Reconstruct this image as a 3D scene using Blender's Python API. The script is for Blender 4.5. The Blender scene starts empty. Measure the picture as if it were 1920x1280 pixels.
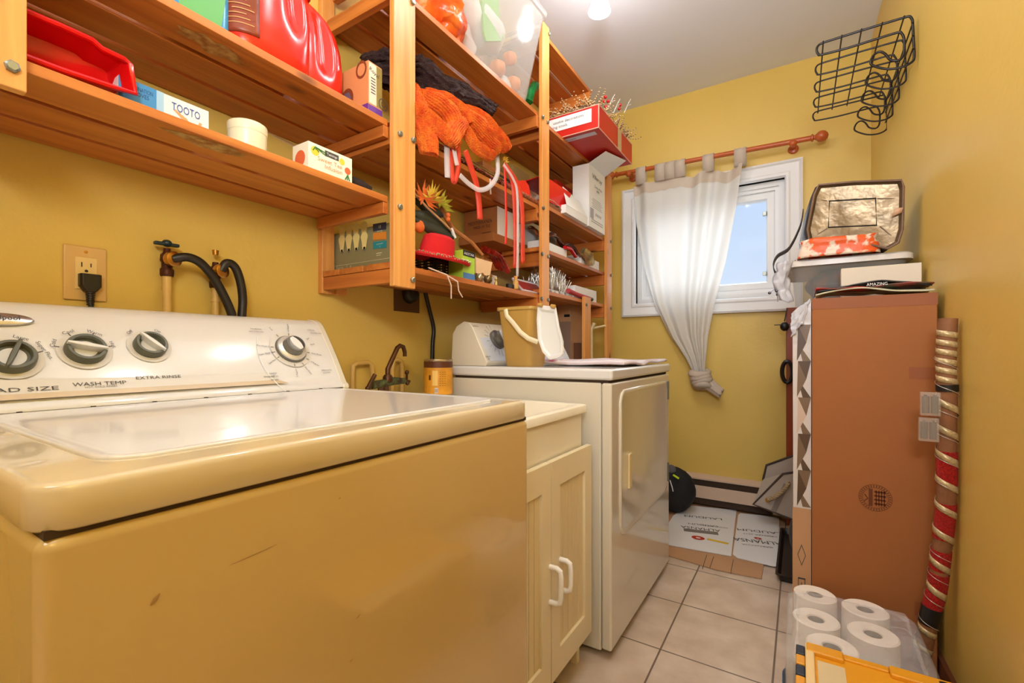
import bpy, bmesh, math, random
from mathutils import Vector as V, Matrix, noise
R = random.Random(7)
PI = math.pi
# ---------------------------------------------------------------- camera
F, CX, HY, H, TH = 862.0, 960.0, 658.0, 0.973, math.radians(32.06)
cs, sn = math.cos(TH), math.sin(TH)
cam = bpy.data.cameras.new('camera'); cam.sensor_width = 36; cam.lens = F / 1920 * 36
cam.shift_y = (HY - 640) / 1920; cam.clip_start = 0.02
camo = bpy.data.objects.new('camera', cam); bpy.context.scene.collection.objects.link(camo)
camo.location = (0, 0, H); camo.rotation_euler = (PI / 2, 0, TH)
bpy.context.scene.camera = camo
# ---------------------------------------------------------------- sky and exposure
sc = bpy.context.scene
sc.view_settings.view_transform = 'Standard'; sc.view_settings.look = 'None'
sc.view_settings.exposure = 0.1; sc.view_settings.gamma = 1.0
w = bpy.data.worlds.new('sky'); sc.world = w; w.use_nodes = True
nt = w.node_tree; bg = nt.nodes['Background']
tc = nt.nodes.new('ShaderNodeTexCoord'); sp = nt.nodes.new('ShaderNodeSeparateXYZ')
rp = nt.nodes.new('ShaderNodeValToRGB')
nt.links.new(tc.outputs['Generated'], sp.inputs[0]); nt.links.new(sp.outputs['Z'], rp.inputs[0])
rp.color_ramp.elements[0].position = 0.0; rp.color_ramp.elements[0].color = (0.74, 0.85, 1.0, 1)
rp.color_ramp.elements[1].position = 0.5; rp.color_ramp.elements[1].color = (0.40, 0.62, 1.0, 1)
nt.links.new(rp.outputs[0], bg.inputs[0]); bg.inputs[1].default_value = 0.95
# ---------------------------------------------------------------- big lights
def area(name, loc, rot, sx, sy, power, col):
    l = bpy.data.lights.new(name, 'AREA'); l.shape = 'RECTANGLE'; l.size = sx; l.size_y = sy
    l.energy = power; l.color = col
    o = bpy.data.objects.new(name, l); sc.collection.objects.link(o); o.location = loc; o.rotation_euler = rot
    return o
area('added_rear_fill', (-0.3, -1.3, 2.55), (0, 0, 0), 1.0, 0.8, 14, (0.92, 0.96, 1.0))  # unseen fill lamp, added behind the camera to brighten the room
area('added_ceiling_fill', (0.14, -0.35, 1.6), (math.radians(134), 0, math.radians(4)), 0.4, 0.4, 33, (0.83, 0.90, 1.0))  # fill light added beside the camera, aimed up to lift the ceiling
su = bpy.data.lights.new('daylight', 'SUN'); su.energy = 6; su.angle = math.radians(70); su.color = (0.88, 0.94, 1.0)
suo = bpy.data.objects.new('daylight', su); sc.collection.objects.link(suo); suo.rotation_euler = (math.radians(-62), 0, math.radians(-8))
def bulb(loc, power, r=0.045, col=(0.93, 0.96, 1.0)):
    l = bpy.data.lights.new('lamp_bulb', 'POINT'); l.energy = power; l.color = col; l.shadow_soft_size = r
    o = bpy.data.objects.new('lamp_bulb', l); sc.collection.objects.link(o); o.location = loc
# ---------------------------------------------------------------- pixel helpers
def dv(px, py):
    u = (px - CX) / F; v = (HY - py) / F
    return V((u * cs - sn, u * sn + cs, v))
CAM = V((0, 0, H))
def onx(px, py, X): a = dv(px, py); return CAM + a * (X / a.x)
def ony(px, py, Y): a = dv(px, py); return CAM + a * (Y / a.y)
def onz(px, py, Z): a = dv(px, py); return CAM + a * ((Z - H) / a.z)
# ---------------------------------------------------------------- materials
def lin(c):
    return tuple(((x / 255) / 12.92 if x / 255 < 0.04045 else ((x / 255 + 0.055) / 1.055) ** 2.4) for x in c)
MC = {}
def mat(name, col, rough=0.5, metal=0.0, var=0.0, vs=8.0, bump=0.0, bs=40.0, trans=0.0, coat=0.0, alpha=1.0, stretch=(1, 1, 1), emit=0.0, spec=None, col2=None, ior=None, transl=0.0):
    if name in MC: return MC[name]
    m = bpy.data.materials.new(name); m.use_nodes = True; n = m.node_tree; b = n.nodes['Principled BSDF']
    c = lin(col); b.inputs['Base Color'].default_value = (*c, 1); b.inputs['Roughness'].default_value = rough
    b.inputs['Metallic'].default_value = metal; b.inputs['Transmission Weight'].default_value = trans
    b.inputs['Coat Weight'].default_value = coat; b.inputs['Alpha'].default_value = alpha
    if spec is not None: b.inputs['Specular IOR Level'].default_value = spec
    if ior: b.inputs['IOR'].default_value = ior
    if emit: b.inputs['Emission Color'].default_value = (*c, 1); b.inputs['Emission Strength'].default_value = emit
    if var or bump:
        t = n.nodes.new('ShaderNodeTexCoord'); mp = n.nodes.new('ShaderNodeMapping'); mp.inputs['Scale'].default_value = stretch
        n.links.new(t.outputs['Object'], mp.inputs[0])
    if var:
        ns = n.nodes.new('ShaderNodeTexNoise'); ns.inputs['Scale'].default_value = vs; ns.inputs['Detail'].default_value = 5
        n.links.new(mp.outputs[0], ns.inputs[0])
        r = n.nodes.new('ShaderNodeValToRGB')
        c2 = lin(col2) if col2 else tuple(x * (1 - var) for x in c)
        r.color_ramp.elements[0].position = 0.35; r.color_ramp.elements[1].position = 0.65
        r.color_ramp.elements[0].color = (*c2, 1); r.color_ramp.elements[1].color = (*c, 1)
        n.links.new(ns.outputs[0], r.inputs[0]); n.links.new(r.outputs[0], b.inputs['Base Color'])
    if bump:
        nb = n.nodes.new('ShaderNodeTexNoise'); nb.inputs['Scale'].default_value = bs; nb.inputs['Detail'].default_value = 3
        n.links.new(mp.outputs[0], nb.inputs[0])
        bp = n.nodes.new('ShaderNodeBump'); bp.inputs['Strength'].default_value = bump; bp.inputs['Distance'].default_value = 0.01
        n.links.new(nb.outputs[0], bp.inputs['Height']); n.links.new(bp.outputs[0], b.inputs['Normal'])
    if transl:
        tr = n.nodes.new('ShaderNodeBsdfTranslucent'); tr.inputs[0].default_value = (*c, 1)
        mx = n.nodes.new('ShaderNodeMixShader'); mx.inputs[0].default_value = transl
        n.links.new(b.outputs[0], mx.inputs[1]); n.links.new(tr.outputs[0], mx.inputs[2])
        n.links.new(mx.outputs[0], n.nodes['Material Output'].inputs[0])
    MC[name] = m
    return m
def film(name, col=(255, 255, 255), clear=0.75, rough=0.12, bump=0.0, bs=30):
    """thin see-through plastic: transparent mixed with a glossy body"""
    if name in MC: return MC[name]
    m = bpy.data.materials.new(name); m.use_nodes = True; n = m.node_tree; b = n.nodes['Principled BSDF']
    b.inputs['Base Color'].default_value = (*lin(col), 1); b.inputs['Roughness'].default_value = rough
    t = n.nodes.new('ShaderNodeBsdfTransparent'); mx = n.nodes.new('ShaderNodeMixShader'); mx.inputs[0].default_value = 1 - clear
    n.links.new(t.outputs[0], mx.inputs[1]); n.links.new(b.outputs[0], mx.inputs[2]); n.links.new(mx.outputs[0], n.nodes['Material Output'].inputs[0])
    if bump:
        tc = n.nodes.new('ShaderNodeTexCoord'); nb = n.nodes.new('ShaderNodeTexNoise'); nb.inputs['Scale'].default_value = bs; nb.inputs['Distortion'].default_value = 1.5
        n.links.new(tc.outputs['Object'], nb.inputs[0]); bp = n.nodes.new('ShaderNodeBump'); bp.inputs['Strength'].default_value = bump; bp.inputs['Distance'].default_value = 0.02
        n.links.new(nb.outputs[0], bp.inputs['Height']); n.links.new(bp.outputs[0], b.inputs['Normal'])
    MC[name] = m
    return m
def wood(name, light, dark, axis, rough=0.38, knots=True):
    """planed pine: grain stretched along one axis, darker knots"""
    m = bpy.data.materials.new(name); m.use_nodes = True; n = m.node_tree; b = n.nodes['Principled BSDF']
    b.inputs['Roughness'].default_value = rough
    t = n.nodes.new('ShaderNodeTexCoord'); mp = n.nodes.new('ShaderNodeMapping')
    s = [26, 26, 26]; s[axis] = 1.6; mp.inputs['Scale'].default_value = s
    n.links.new(t.outputs['Object'], mp.inputs[0])
    ns = n.nodes.new('ShaderNodeTexNoise'); ns.inputs['Scale'].default_value = 1.3; ns.inputs['Detail'].default_value = 6; ns.inputs['Distortion'].default_value = 0.8
    n.links.new(mp.outputs[0], ns.inputs[0])
    r = n.nodes.new('ShaderNodeValToRGB'); r.color_ramp.elements[0].position = 0.3; r.color_ramp.elements[1].position = 0.7
    r.color_ramp.elements[0].color = (*lin(dark), 1); r.color_ramp.elements[1].color = (*lin(light), 1)
    n.links.new(ns.outputs[0], r.inputs[0]); out = r.outputs[0]
    if knots:
        mk = n.nodes.new('ShaderNodeMapping'); k = [9, 9, 9]; k[axis] = 3.6; mk.inputs['Scale'].default_value = k
        n.links.new(t.outputs['Object'], mk.inputs[0])
        vo = n.nodes.new('ShaderNodeTexVoronoi'); vo.inputs['Scale'].default_value = 1.0; n.links.new(mk.outputs[0], vo.inputs[0])
        kr = n.nodes.new('ShaderNodeValToRGB'); kr.color_ramp.elements[0].position = 0.05; kr.color_ramp.elements[1].position = 0.14
        kr.color_ramp.elements[0].color = (0, 0, 0, 1); kr.color_ramp.elements[1].color = (1, 1, 1, 1)
        n.links.new(vo.outputs['Distance'], kr.inputs[0])
        mx = n.nodes.new('ShaderNodeMix'); mx.data_type = 'RGBA'
        n.links.new(kr.outputs[0], mx.inputs[0]); mx.inputs[6].default_value = (*lin((78, 34, 12)), 1); n.links.new(out, mx.inputs[7]); out = mx.outputs[2]
    n.links.new(out, b.inputs['Base Color'])
    MC[name] = m
    return m
# ---------------------------------------------------------------- mesh builder
TXT = {}
def textmesh(s):
    if s in TXT: return TXT[s]
    cu = bpy.data.curves.new('t', 'FONT'); cu.body = s; cu.resolution_u = 2
    o = bpy.data.objects.new('t', cu); sc.collection.objects.link(o)
    me = o.to_mesh(); vs = [tuple(v.co) for v in me.vertices]; fs = [tuple(p.vertices) for p in me.polygons]
    o.to_mesh_clear(); bpy.data.objects.remove(o); bpy.data.curves.remove(cu)
    if vs:
        x0 = min(v[0] for v in vs); x1 = max(v[0] for v in vs)
        vs = [(v[0] - (x0 + x1) / 2, v[1], v[2]) for v in vs]; wd = x1 - x0
    else: wd = 0
    TXT[s] = (vs, fs, wd); return TXT[s]
class Face:
    """a flat frame on a surface: origin, right, up"""
    def __init__(s, o, u, v):
        s.o = V(o); s.u = V(u).normalized(); s.v = V(v).normalized(); s.n = s.u.cross(s.v).normalized()
    def pt(s, a, b, h=0.0): return s.o + s.u * a + s.v * b + s.n * h
    def hit(s, px, py):
        d = dv(px, py); t = (s.o - CAM).dot(s.n) / d.dot(s.n); p = CAM + d * t - s.o
        return p.dot(s.u), p.dot(s.v)
class MB:
    def __init__(s): s.v = []; s.f = []; s.m = []; s.k = 0
    def add(s, vs, fs):
        n = len(s.v); s.v += [V(p) for p in vs]
        for f in fs: s.f.append([n + i for i in f]); s.m.append(s.k)
        return s
    def box(s, x0, x1, y0, y1, z0, z1):
        if x0 > x1: x0, x1 = x1, x0
        if y0 > y1: y0, y1 = y1, y0
        if z0 > z1: z0, z1 = z1, z0
        p = [(x, y, z) for x in (x0, x1) for y in (y0, y1) for z in (z0, z1)]
        return s.add(p, [(0, 1, 3, 2), (4, 6, 7, 5), (0, 4, 5, 1), (2, 3, 7, 6), (0, 2, 6, 4), (1, 5, 7, 3)])
    def fbox(s, F_, a0, a1, b0, b1, h0, h1):
        p = [F_.pt(a, b, h) for a in (a0, a1) for b in (b0, b1) for h in (h0, h1)]
        return s.add(p, [(0, 1, 3, 2), (4, 6, 7, 5), (0, 4, 5, 1), (2, 3, 7, 6), (0, 2, 6, 4), (1, 5, 7, 3)])
    def hexa(s, b4, t4):
        return s.add(list(b4) + list(t4), [(3, 2, 1, 0), (4, 5, 6, 7), (0, 1, 5, 4), (1, 2, 6, 5), (2, 3, 7, 6), (3, 0, 4, 7)])
    def prism(s, pts, d):
        n = len(pts); d = V(d); pts = [V(p) for p in pts]
        return s.add(pts + [p + d for p in pts], [list(range(n))[::-1], list(range(n, 2 * n))] + [(i, (i + 1) % n, n + (i + 1) % n, n + i) for i in range(n)])
    def poly(s, F_, ab, h=0.0006): return s.add([F_.pt(a, b, h) for a, b in ab], [list(range(len(ab)))])
    def rect(s, F_, a0, b0, a1, b1, h=0.0006): return s.poly(F_, [(a0, b0), (a1, b0), (a1, b1), (a0, b1)], h)
    def disc(s, F_, a, b, ra, rb=None, h=0.0006, n=28):
        rb = rb or ra
        return s.poly(F_, [(a + ra * math.cos(2 * PI * i / n), b + rb * math.sin(2 * PI * i / n)) for i in range(n)], h)
    def ring(s, F_, a, b, r0, r1, h=0.0006, n=32, k=1.0, a0=0, a1=2 * PI):
        P = []; fs = []
        for i in range(n + 1):
            t = a0 + (a1 - a0) * i / n
            for r in (r0, r1): P.append(F_.pt(a + r * math.cos(t), b + r * k * math.sin(t), h))
        return s.add(P, [(2 * i, 2 * i + 1, 2 * i + 3, 2 * i + 2) for i in range(n)])
    def text(s, F_, a, b, size, txt, h=0.0008, rot=0.0, wide=None):
        vs, fs, wd = textmesh(txt); kx = size * (wide / (wd * size) if wide and wd else 1); c_, s_ = math.cos(rot), math.sin(rot)
        return s.add([F_.pt(a + x * kx * c_ - (y - 0.35) * size * s_, b + x * kx * s_ + (y - 0.35) * size * c_, h) for x, y, z in vs], fs)
    def tube(s, path, r, n=10, closed=False, caps=True, flat=1.0, ribs=0, ribamp=0.0, up=None):
        path = [V(p) for p in path]; N = len(path); rr = r if callable(r) else (lambda t: r)
        P = []; nrm = None
        for i, p in enumerate(path):
            a = path[(i - 1) % N] if closed or i > 0 else p; b = path[(i + 1) % N] if closed or i < N - 1 else p
            t = (b - a)
            if t.length < 1e-9: t = V((0, 0, 1))
            t.normalize()
            if nrm is None:
                nrm = V(up) if up else (V((0, 0, 1)) if abs(t.z) < 0.9 else V((1, 0, 0)))
            nrm = nrm - t * nrm.dot(t)
            if nrm.length < 1e-6: nrm = t.orthogonal()
            nrm.normalize(); bi = t.cross(nrm); q = rr(i / max(1, N - 1))
            for j in range(n):
                an = 2 * PI * j / n; k = q * (1 + (ribamp * math.cos(ribs * an) if ribs else 0))
                P.append(p + nrm * (math.cos(an) * k * flat) + bi * (math.sin(an) * k))
        fs = []
        for i in range(N if closed else N - 1):
            for j in range(n):
                a = i * n + j; b = i * n + (j + 1) % n; c = ((i + 1) % N) * n + (j + 1) % n; d = ((i + 1) % N) * n + j
                fs.append((a, b, c, d))
        if caps and not closed: fs += [list(range(n))[::-1], list(range((N - 1) * n, N * n))]
        return s.add(P, fs)
    def lathe(s, prof, c, n=28, axis=(0, 0, 1), up=None, kx=1.0, ky=1.0):
        ax = V(axis).normalized(); a = V(up).normalized() if up else ax.orthogonal().normalized(); b = ax.cross(a); c = V(c); P = []
        for r, h in prof:
            for j in range(n):
                t = 2 * PI * j / n; P.append(c + ax * h + a * (r * math.cos(t) * kx) + b * (r * math.sin(t) * ky))
        fs = [(i * n + j, i * n + (j + 1) % n, (i + 1) * n + (j + 1) % n, (i + 1) * n + j) for i in range(len(prof) - 1) for j in range(n)]
        if prof[0][0] > 1e-6: fs.append(list(range(n))[::-1])
        if prof[-1][0] > 1e-6: fs.append(list(range((len(prof) - 1) * n, len(prof) * n)))
        return s.add(P, fs)
    def grid(s, fn, nu, nv, wrap=False):
        P = [fn(i / nu, j / nv) for i in range(nu + 1) for j in range(nv + 1)]
        return s.add(P, [(i * (nv + 1) + j, (i + 1) * (nv + 1) + j, (i + 1) * (nv + 1) + j + 1, i * (nv + 1) + j + 1) for i in range(nu) for j in range(nv)])
    def ball(s, c, r, n=12, k=(1, 1, 1)):
        c = V(c); P = []; 
        for i in range(n // 2 + 1):
            ph = PI * i / (n // 2)
            for j in range(n):
                t = 2 * PI * j / n; P.append(c + V((r * k[0] * math.sin(ph) * math.cos(t), r * k[1] * math.sin(ph) * math.sin(t), r * k[2] * math.cos(ph))))
        return s.add(P, [(i * n + j, i * n + (j + 1) % n, (i + 1) * n + (j + 1) % n, (i + 1) * n + j) for i in range(n // 2) for j in range(n)])
    def noise(s, amp, scale, start=0):
        for i in range(start, len(s.v)):
            p = s.v[i]; s.v[i] = p + noise.noise_vector(p * scale) * amp
        return s
    def build(s, name, mats, parent=None, org=(0, 0, 0), bevel=0.0, seg=2, smooth=True, ang=40, solid=0.0, sub=0, merge=True):
        me = bpy.data.meshes.new(name); org = V(org)
        me.from_pydata([tuple(p - org) for p in s.v], [], s.f)
        mats = mats if isinstance(mats, (list, tuple)) else [mats]
        for m in mats: me.materials.append(m)
        for i, p in enumerate(me.polygons): p.material_index = min(s.m[i], len(mats) - 1); p.use_smooth = smooth
        if merge:
            bm = bmesh.new(); bm.from_mesh(me); bmesh.ops.remove_doubles(bm, verts=bm.verts, dist=1e-6)
            if not solid: bmesh.ops.recalc_face_normals(bm, faces=bm.faces)
            bm.to_mesh(me); bm.free()
        if smooth: me.set_sharp_from_angle(angle=math.radians(ang))
        o = bpy.data.objects.new(name, me); sc.collection.objects.link(o)
        if parent: o.parent = parent
        else: o.location = org
        if solid:
            k = o.modifiers.new('solid', 'SOLIDIFY'); k.thickness = solid; k.offset = 0
        if bevel:
            k = o.modifiers.new('bevel', 'BEVEL'); k.width = bevel; k.segments = seg; k.limit_method = 'ANGLE'; k.angle_limit = math.radians(35); k.harden_normals = True
        if sub:
            k = o.modifiers.new('sub', 'SUBSURF'); k.levels = sub; k.render_levels = sub
        return o
def props(o, label=None, cat=None, group=None, kind=None):
    if label: o['label'] = label
    if cat: o['category'] = cat
    if group: o['group'] = group
    if kind: o['kind'] = kind
    return o
class Thing:
    def __init__(s, name, label, cat, loc, group=None):
        s.o = bpy.data.objects.new(name, None); sc.collection.objects.link(s.o); s.o.location = V(loc); s.loc = V(loc)
        s.o.empty_display_size = 0.05; props(s.o, label, cat, group)
    def part(s, name, mb, mats, parent=None, label=None, kind=None, **k):
        o = mb.build(name, mats, parent or s.o, s.loc, **k)
        if label: o['label'] = label
        if kind: o['kind'] = kind
        return o
def single(name, label, cat, mb, mats, org, group=None, kind=None, **k):
    return props(mb.build(name, mats, None, org, **k), label, cat, group, kind)
def struct(name, mb, mats, parent=None, **k):
    o = mb.build(name, mats, parent, **k)
    if not parent: o['kind'] = 'structure'
    return o
# ---------------------------------------------------------------- shared materials
WX, WB, CE = -1.30, 3.10, 2.63                      # left wall, back wall, ceiling
def rwx(y): return 0.322 + (3.1 - y) * 0.024        # right wall runs very slightly out of square
M_wall = mat('yellow_paint', (226, 193, 98), 0.4, var=0.04, vs=3, bump=0.06, bs=60)
M_ceil = mat('ceiling_paint', (232, 235, 244), 0.8)
M_white = mat('white_trim_paint', (236, 236, 236), 0.35)
M_enam = mat('white_enamel', (228, 226, 224), 0.14, coat=0.4)
M_enam2 = mat('almond_enamel', (224, 216, 198), 0.16, coat=0.6)
M_black = mat('black_plastic', (22, 20, 20), 0.4)
M_ink = mat('dark_ink', (70, 66, 62), 0.6)
M_inklite = mat('light_ink', (150, 146, 140), 0.6)
M_gap = mat('dark_gap', (60, 42, 26), 0.8)
M_chrome = mat('chrome', (215, 215, 218), 0.18, 1.0)
M_steel = mat('bolt_steel', (150, 156, 150), 0.35, 0.9)
M_brass = mat('brass', (190, 140, 70), 0.3, 1.0)
M_bronze = mat('old_bronze', (96, 62, 36), 0.4, 0.7, var=0.4, vs=30)
PY = wood('pine_along_depth', (206, 126, 54), (172, 90, 32), 1)
PX = wood('pine_crossways', (206, 124, 54), (172, 90, 34), 0)
PZ = wood('pine_upright', (232, 168, 92), (210, 134, 62), 2)
M_redwood = mat('red_stained_wood', (150, 62, 26), 0.35, var=0.25, vs=20, stretch=(1, 1, 0.1))
M_card = mat('brown_cardboard', (164, 100, 48), 0.75, var=0.05, vs=5, bump=0.05, bs=50)
M_card2 = mat('pale_cardboard', (196, 150, 108), 0.8, var=0.06, vs=6)
M_cardw = mat('white_card', (235, 234, 232), 0.6)
M_cream = mat('cream_card', (228, 214, 192), 0.6)
M_tape = film('clear_tape', (200, 150, 90), 0.45, 0.2)
M_clear = film('clear_plastic', (235, 238, 240), 0.62, 0.1)
M_cling = film('crinkled_film', (255, 255, 255), 0.76, 0.08, bump=.8, bs=15)
M_red = mat('red_plastic', (214, 30, 22), 0.28)
M_redp = mat('red_print', (196, 34, 22), 0.4)
M_org = mat('orange_print', (226, 98, 40), 0.5)
# ---------------------------------------------------------------- the room
# tiled floor
def tile_mat():
    m = bpy.data.materials.new('ceramic_floor_tile'); m.use_nodes = True; n = m.node_tree; b = n.nodes['Principled BSDF']
    t = n.nodes.new('ShaderNodeTexCoord'); mp = n.nodes.new('ShaderNodeMapping')
    T = 0.318; mp.inputs['Location'].default_value = (0.068 / T, -(2.165 - 6 * T) / T, 0); mp.inputs['Scale'].default_value = (1 / T, 1 / T, 1 / T)
    n.links.new(t.outputs['Object'], mp.inputs[0])
    br = n.nodes.new('ShaderNodeTexBrick'); br.offset = 0.0; br.inputs['Scale'].default_value = 1
    br.inputs['Brick Width'].default_value = 1; br.inputs['Row Height'].default_value = 1; br.inputs['Mortar Size'].default_value = 0.011; br.inputs['Mortar Smooth'].default_value = 0.4
    n.links.new(mp.outputs[0], br.inputs[0])
    ns = n.nodes.new('ShaderNodeTexNoise'); ns.inputs['Scale'].default_value = 9; ns.inputs['Detail'].default_value = 6; n.links.new(t.outputs['Object'], ns.inputs[0])
    r = n.nodes.new('ShaderNodeValToRGB'); r.color_ramp.elements[0].position = 0.3; r.color_ramp.elements[1].position = 0.7
    r.color_ramp.elements[0].color = (*lin((196, 172, 148)), 1); r.color_ramp.elements[1].color = (*lin((222, 202, 182)), 1)
    n.links.new(ns.outputs[0], r.inputs[0]); n.links.new(r.outputs[0], br.inputs['Color1']); n.links.new(r.outputs[0], br.inputs['Color2'])
    br.inputs['Mortar'].default_value = (*lin((120, 100, 84)), 1)
    n.links.new(br.outputs[0], b.inputs['Base Color']); b.inputs['Roughness'].default_value = 0.3
    n2 = n.nodes.new('ShaderNodeTexNoise'); n2.inputs['Scale'].default_value = 22; n2.inputs['Detail'].default_value = 4; n.links.new(t.outputs['Object'], n2.inputs[0])
    mt = n.nodes.new('ShaderNodeMath'); mt.operation = 'MULTIPLY_ADD'; n.links.new(br.outputs['Fac'], mt.inputs[0]); mt.inputs[1].default_value = -1.5; n.links.new(n2.outputs[0], mt.inputs[2])
    bp = n.nodes.new('ShaderNodeBump'); bp.inputs['Strength'].default_value = 0.35; bp.inputs['Distance'].default_value = 0.004
    n.links.new(mt.outputs[0], bp.inputs['Height']); n.links.new(bp.outputs[0], b.inputs['Normal'])
    return m
YF = -2.2
struct('floor', MB().box(WX - 0.1, 0.5, YF - 0.1, WB + 0.1, -0.05, 0), tile_mat(), smooth=False)
struct('ceiling', MB().box(WX - 0.1, 0.5, YF - 0.1, WB + 0.1, CE, CE + 0.05), M_ceil, smooth=False)
struct('wall_left', MB().box(WX - 0.1, WX, YF - 0.1, WB + 0.1, 0, CE), M_wall, smooth=False)
struct('wall_front', MB().box(WX, 0.5, YF - 0.1, YF, 0, CE), M_wall, smooth=False)
struct('wall_right', MB().prism([(rwx(YF - .1), YF - .1, 0), (0.5, YF - .1, 0), (0.5, WB + .1, 0), (rwx(WB + .1), WB + .1, 0)], (0, 0, CE)), M_wall, smooth=False)
# back wall round the window opening
wx0, wx1, wz0, wz1 = -0.945, -0.075, 1.295, 1.98
b = MB(); y0, y1 = WB, WB + 0.14
b.box(WX, wx0, y0, y1, 0, CE); b.box(wx1, 0.33, y0, y1, 0, CE); b.box(wx0, wx1, y0, y1, 0, wz0); b.box(wx0, wx1, y0, y1, wz1, CE)
struct('wall_back', b, M_wall, smooth=False)
struct('baseboard_right', MB().prism([(rwx(0) - .012, 0, 0), (rwx(0), 0, 0), (rwx(WB), WB, 0), (rwx(WB) - .012, WB, 0)], (0, 0, 0.085)), mat('dark_baseboard', (110, 60, 34), 0.5), smooth=False)
# window: profiled trim, jamb, sash, glass, latches
def frame4(b, x0, x1, z0, z1, prof):
    """sweep a profile [(offset inwards, y)] round a rectangle"""
    pts = []
    for o, y in prof: pts.append([(x0 + o, y, z0 + o), (x1 - o, y, z0 + o), (x1 - o, y, z1 - o), (x0 + o, y, z1 - o)])
    n = len(prof); vs = [p for r in pts for p in r]; fs = []
    for i in range(n - 1):
        for j in range(4): fs.append((i * 4 + j, i * 4 + (j + 1) % 4, (i + 1) * 4 + (j + 1) % 4, (i + 1) * 4 + j))
    return b.add(vs, fs)
win = frame4(MB(), wx0 - 0.09, wx1 + 0.09, wz0 - 0.09, wz1 + 0.09, [(0, WB), (0, WB - .03), (.012, WB - .036), (.02, WB - .026), (.06, WB - .016), (.07, WB - .022), (.082, WB - .02), (.09, WB - .005), (.09, WB + .14)])
wo = struct('window_1', win, M_white, ang=25)
jb = frame4(MB(), wx0, wx1, wz0, wz1, [(0, WB + .03), (.03, WB + .03), (.03, WB + .045), (.05, WB + .045), (.05, WB + .12), (.0, WB + .12)])
jo = jb.build('window_jamb', M_white, wo, ang=25)
sx0, sx1, sz0, sz1 = wx0 + .05, wx1 - .05, wz0 + .05, wz1 - .05
sh = frame4(MB(), sx0, sx1, sz0, sz1, [(0, WB + .12), (0, WB + .06), (.008, WB + .055), (.04, WB + .055), (.048, WB + .07), (.048, WB + .1), (0, WB + .1)])
so = sh.build('window_sash', M_white, wo, ang=25)
gm = film('window_glass', (225, 235, 245), 0.93, 0.05)
MB().box(sx0 + .04, sx1 - .04, WB + .083, WB + .087, sz0 + .04, sz1 - .04).build('window_pane', gm, wo, smooth=False)
for zz in (1.44, 1.80):
    MB().box(sx1 - .066, sx1 - .046, WB + .048, WB + .07, zz - .012, zz + .012).build('window_latch', M_steel, wo, bevel=.002)
# electric baseboard heater
hx0, hx1 = -1.05, -0.12; hy = WB - 0.06
t = Thing('baseboard_heater', 'long cream metal baseboard heater with dark slots under the window', 'heater', (-.6, WB - .03, .02))
M_heat = mat('heater_cream', (214, 186, 160), 0.4)
b = MB(); b.box(hx0, hx1 + .25, WB - .012, WB, .03, .2)
b.prism([(hx0, WB - .012, .2), (hx0, hy, .185), (hx0, hy, .176), (hx0, WB - .012, .188)], (hx1 + .25 - hx0, 0, 0))
t.part('back_plate', b, M_heat, smooth=False)
t.part('front_panel', MB().box(hx0, hx1 + .25, hy, hy + .004, .062, .138), M_heat, bevel=.002)
t.part('heating_fins', MB().box(hx0 + .02, hx1 - .02, hy + .012, WB - .012, .022, .172), M_gap, smooth=False)
t.part('end_cover', MB().box(hx1 - .01, hx1 + .25, hy + .002, WB - .012, .03, .18), M_heat, bevel=.002)
t.part('end_cover', MB().box(hx0 - .02, hx0 + .08, hy + .002, WB - .012, .03, .18), M_heat, bevel=.002)
# ceiling light: bar with three bell shades
t = Thing('ceiling_light', 'ceiling spotlight bar with frosted white bell shades', 'light', (-0.6, 1.58, CE))
t.part('mounting_bar', MB().prism([(-.79, 1.94, CE - .025), (-.75, 1.96, CE - .025), (-.12, .90, CE - .025), (-.16, .88, CE - .025)], (0, 0, .025)), M_white, bevel=.004)
M_shade = mat('lit_frosted_glass', (255, 252, 246), 0.4, emit=14.0)
for lx, ly, pw_ in ((-0.74, 1.90, 4), (-0.45, 1.36, 7), (-0.12, .92, 6)):
    bx = lx
    t.part('lamp_arm', MB().tube([(bx, ly, CE - .02), ((bx + lx) / 2, ly, CE - .05), (lx, ly, CE - .09)], .007), M_chrome)
    t.part('lamp_shade', MB().lathe([(.018, .0), (.026, -.02), (.036, -.06), (.048, -.095), (.046, -.095), (.034, -.06), (.02, -.02), (.0, -.015)], (lx, ly, CE - .085), 24), M_shade)
    bulb((lx, ly, CE - .21), pw_)
# ---------------------------------------------------------------- washing machine
WF, WY0, WY1, WT = -0.478, 0.098, 0.832, 0.872
M_wbody = mat('washer_wall_reflection_tint', (206, 177, 120), 0.14, coat=0.7)  # white enamel tinted yellow: the wall's reflection is put into the colour
t = Thing('washing_machine', 'white top-loading washing machine in the left foreground', 'washing machine', ((WF - 1.2) / 2, (WY0 + WY1) / 2, 0))
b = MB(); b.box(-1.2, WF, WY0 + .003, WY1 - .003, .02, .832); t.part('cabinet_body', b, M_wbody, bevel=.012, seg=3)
t.part('seam', MB().box(-1.19, WF - .004, WY0 + .008, WY1 - .008, .83, .837), M_gap, smooth=False)

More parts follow.
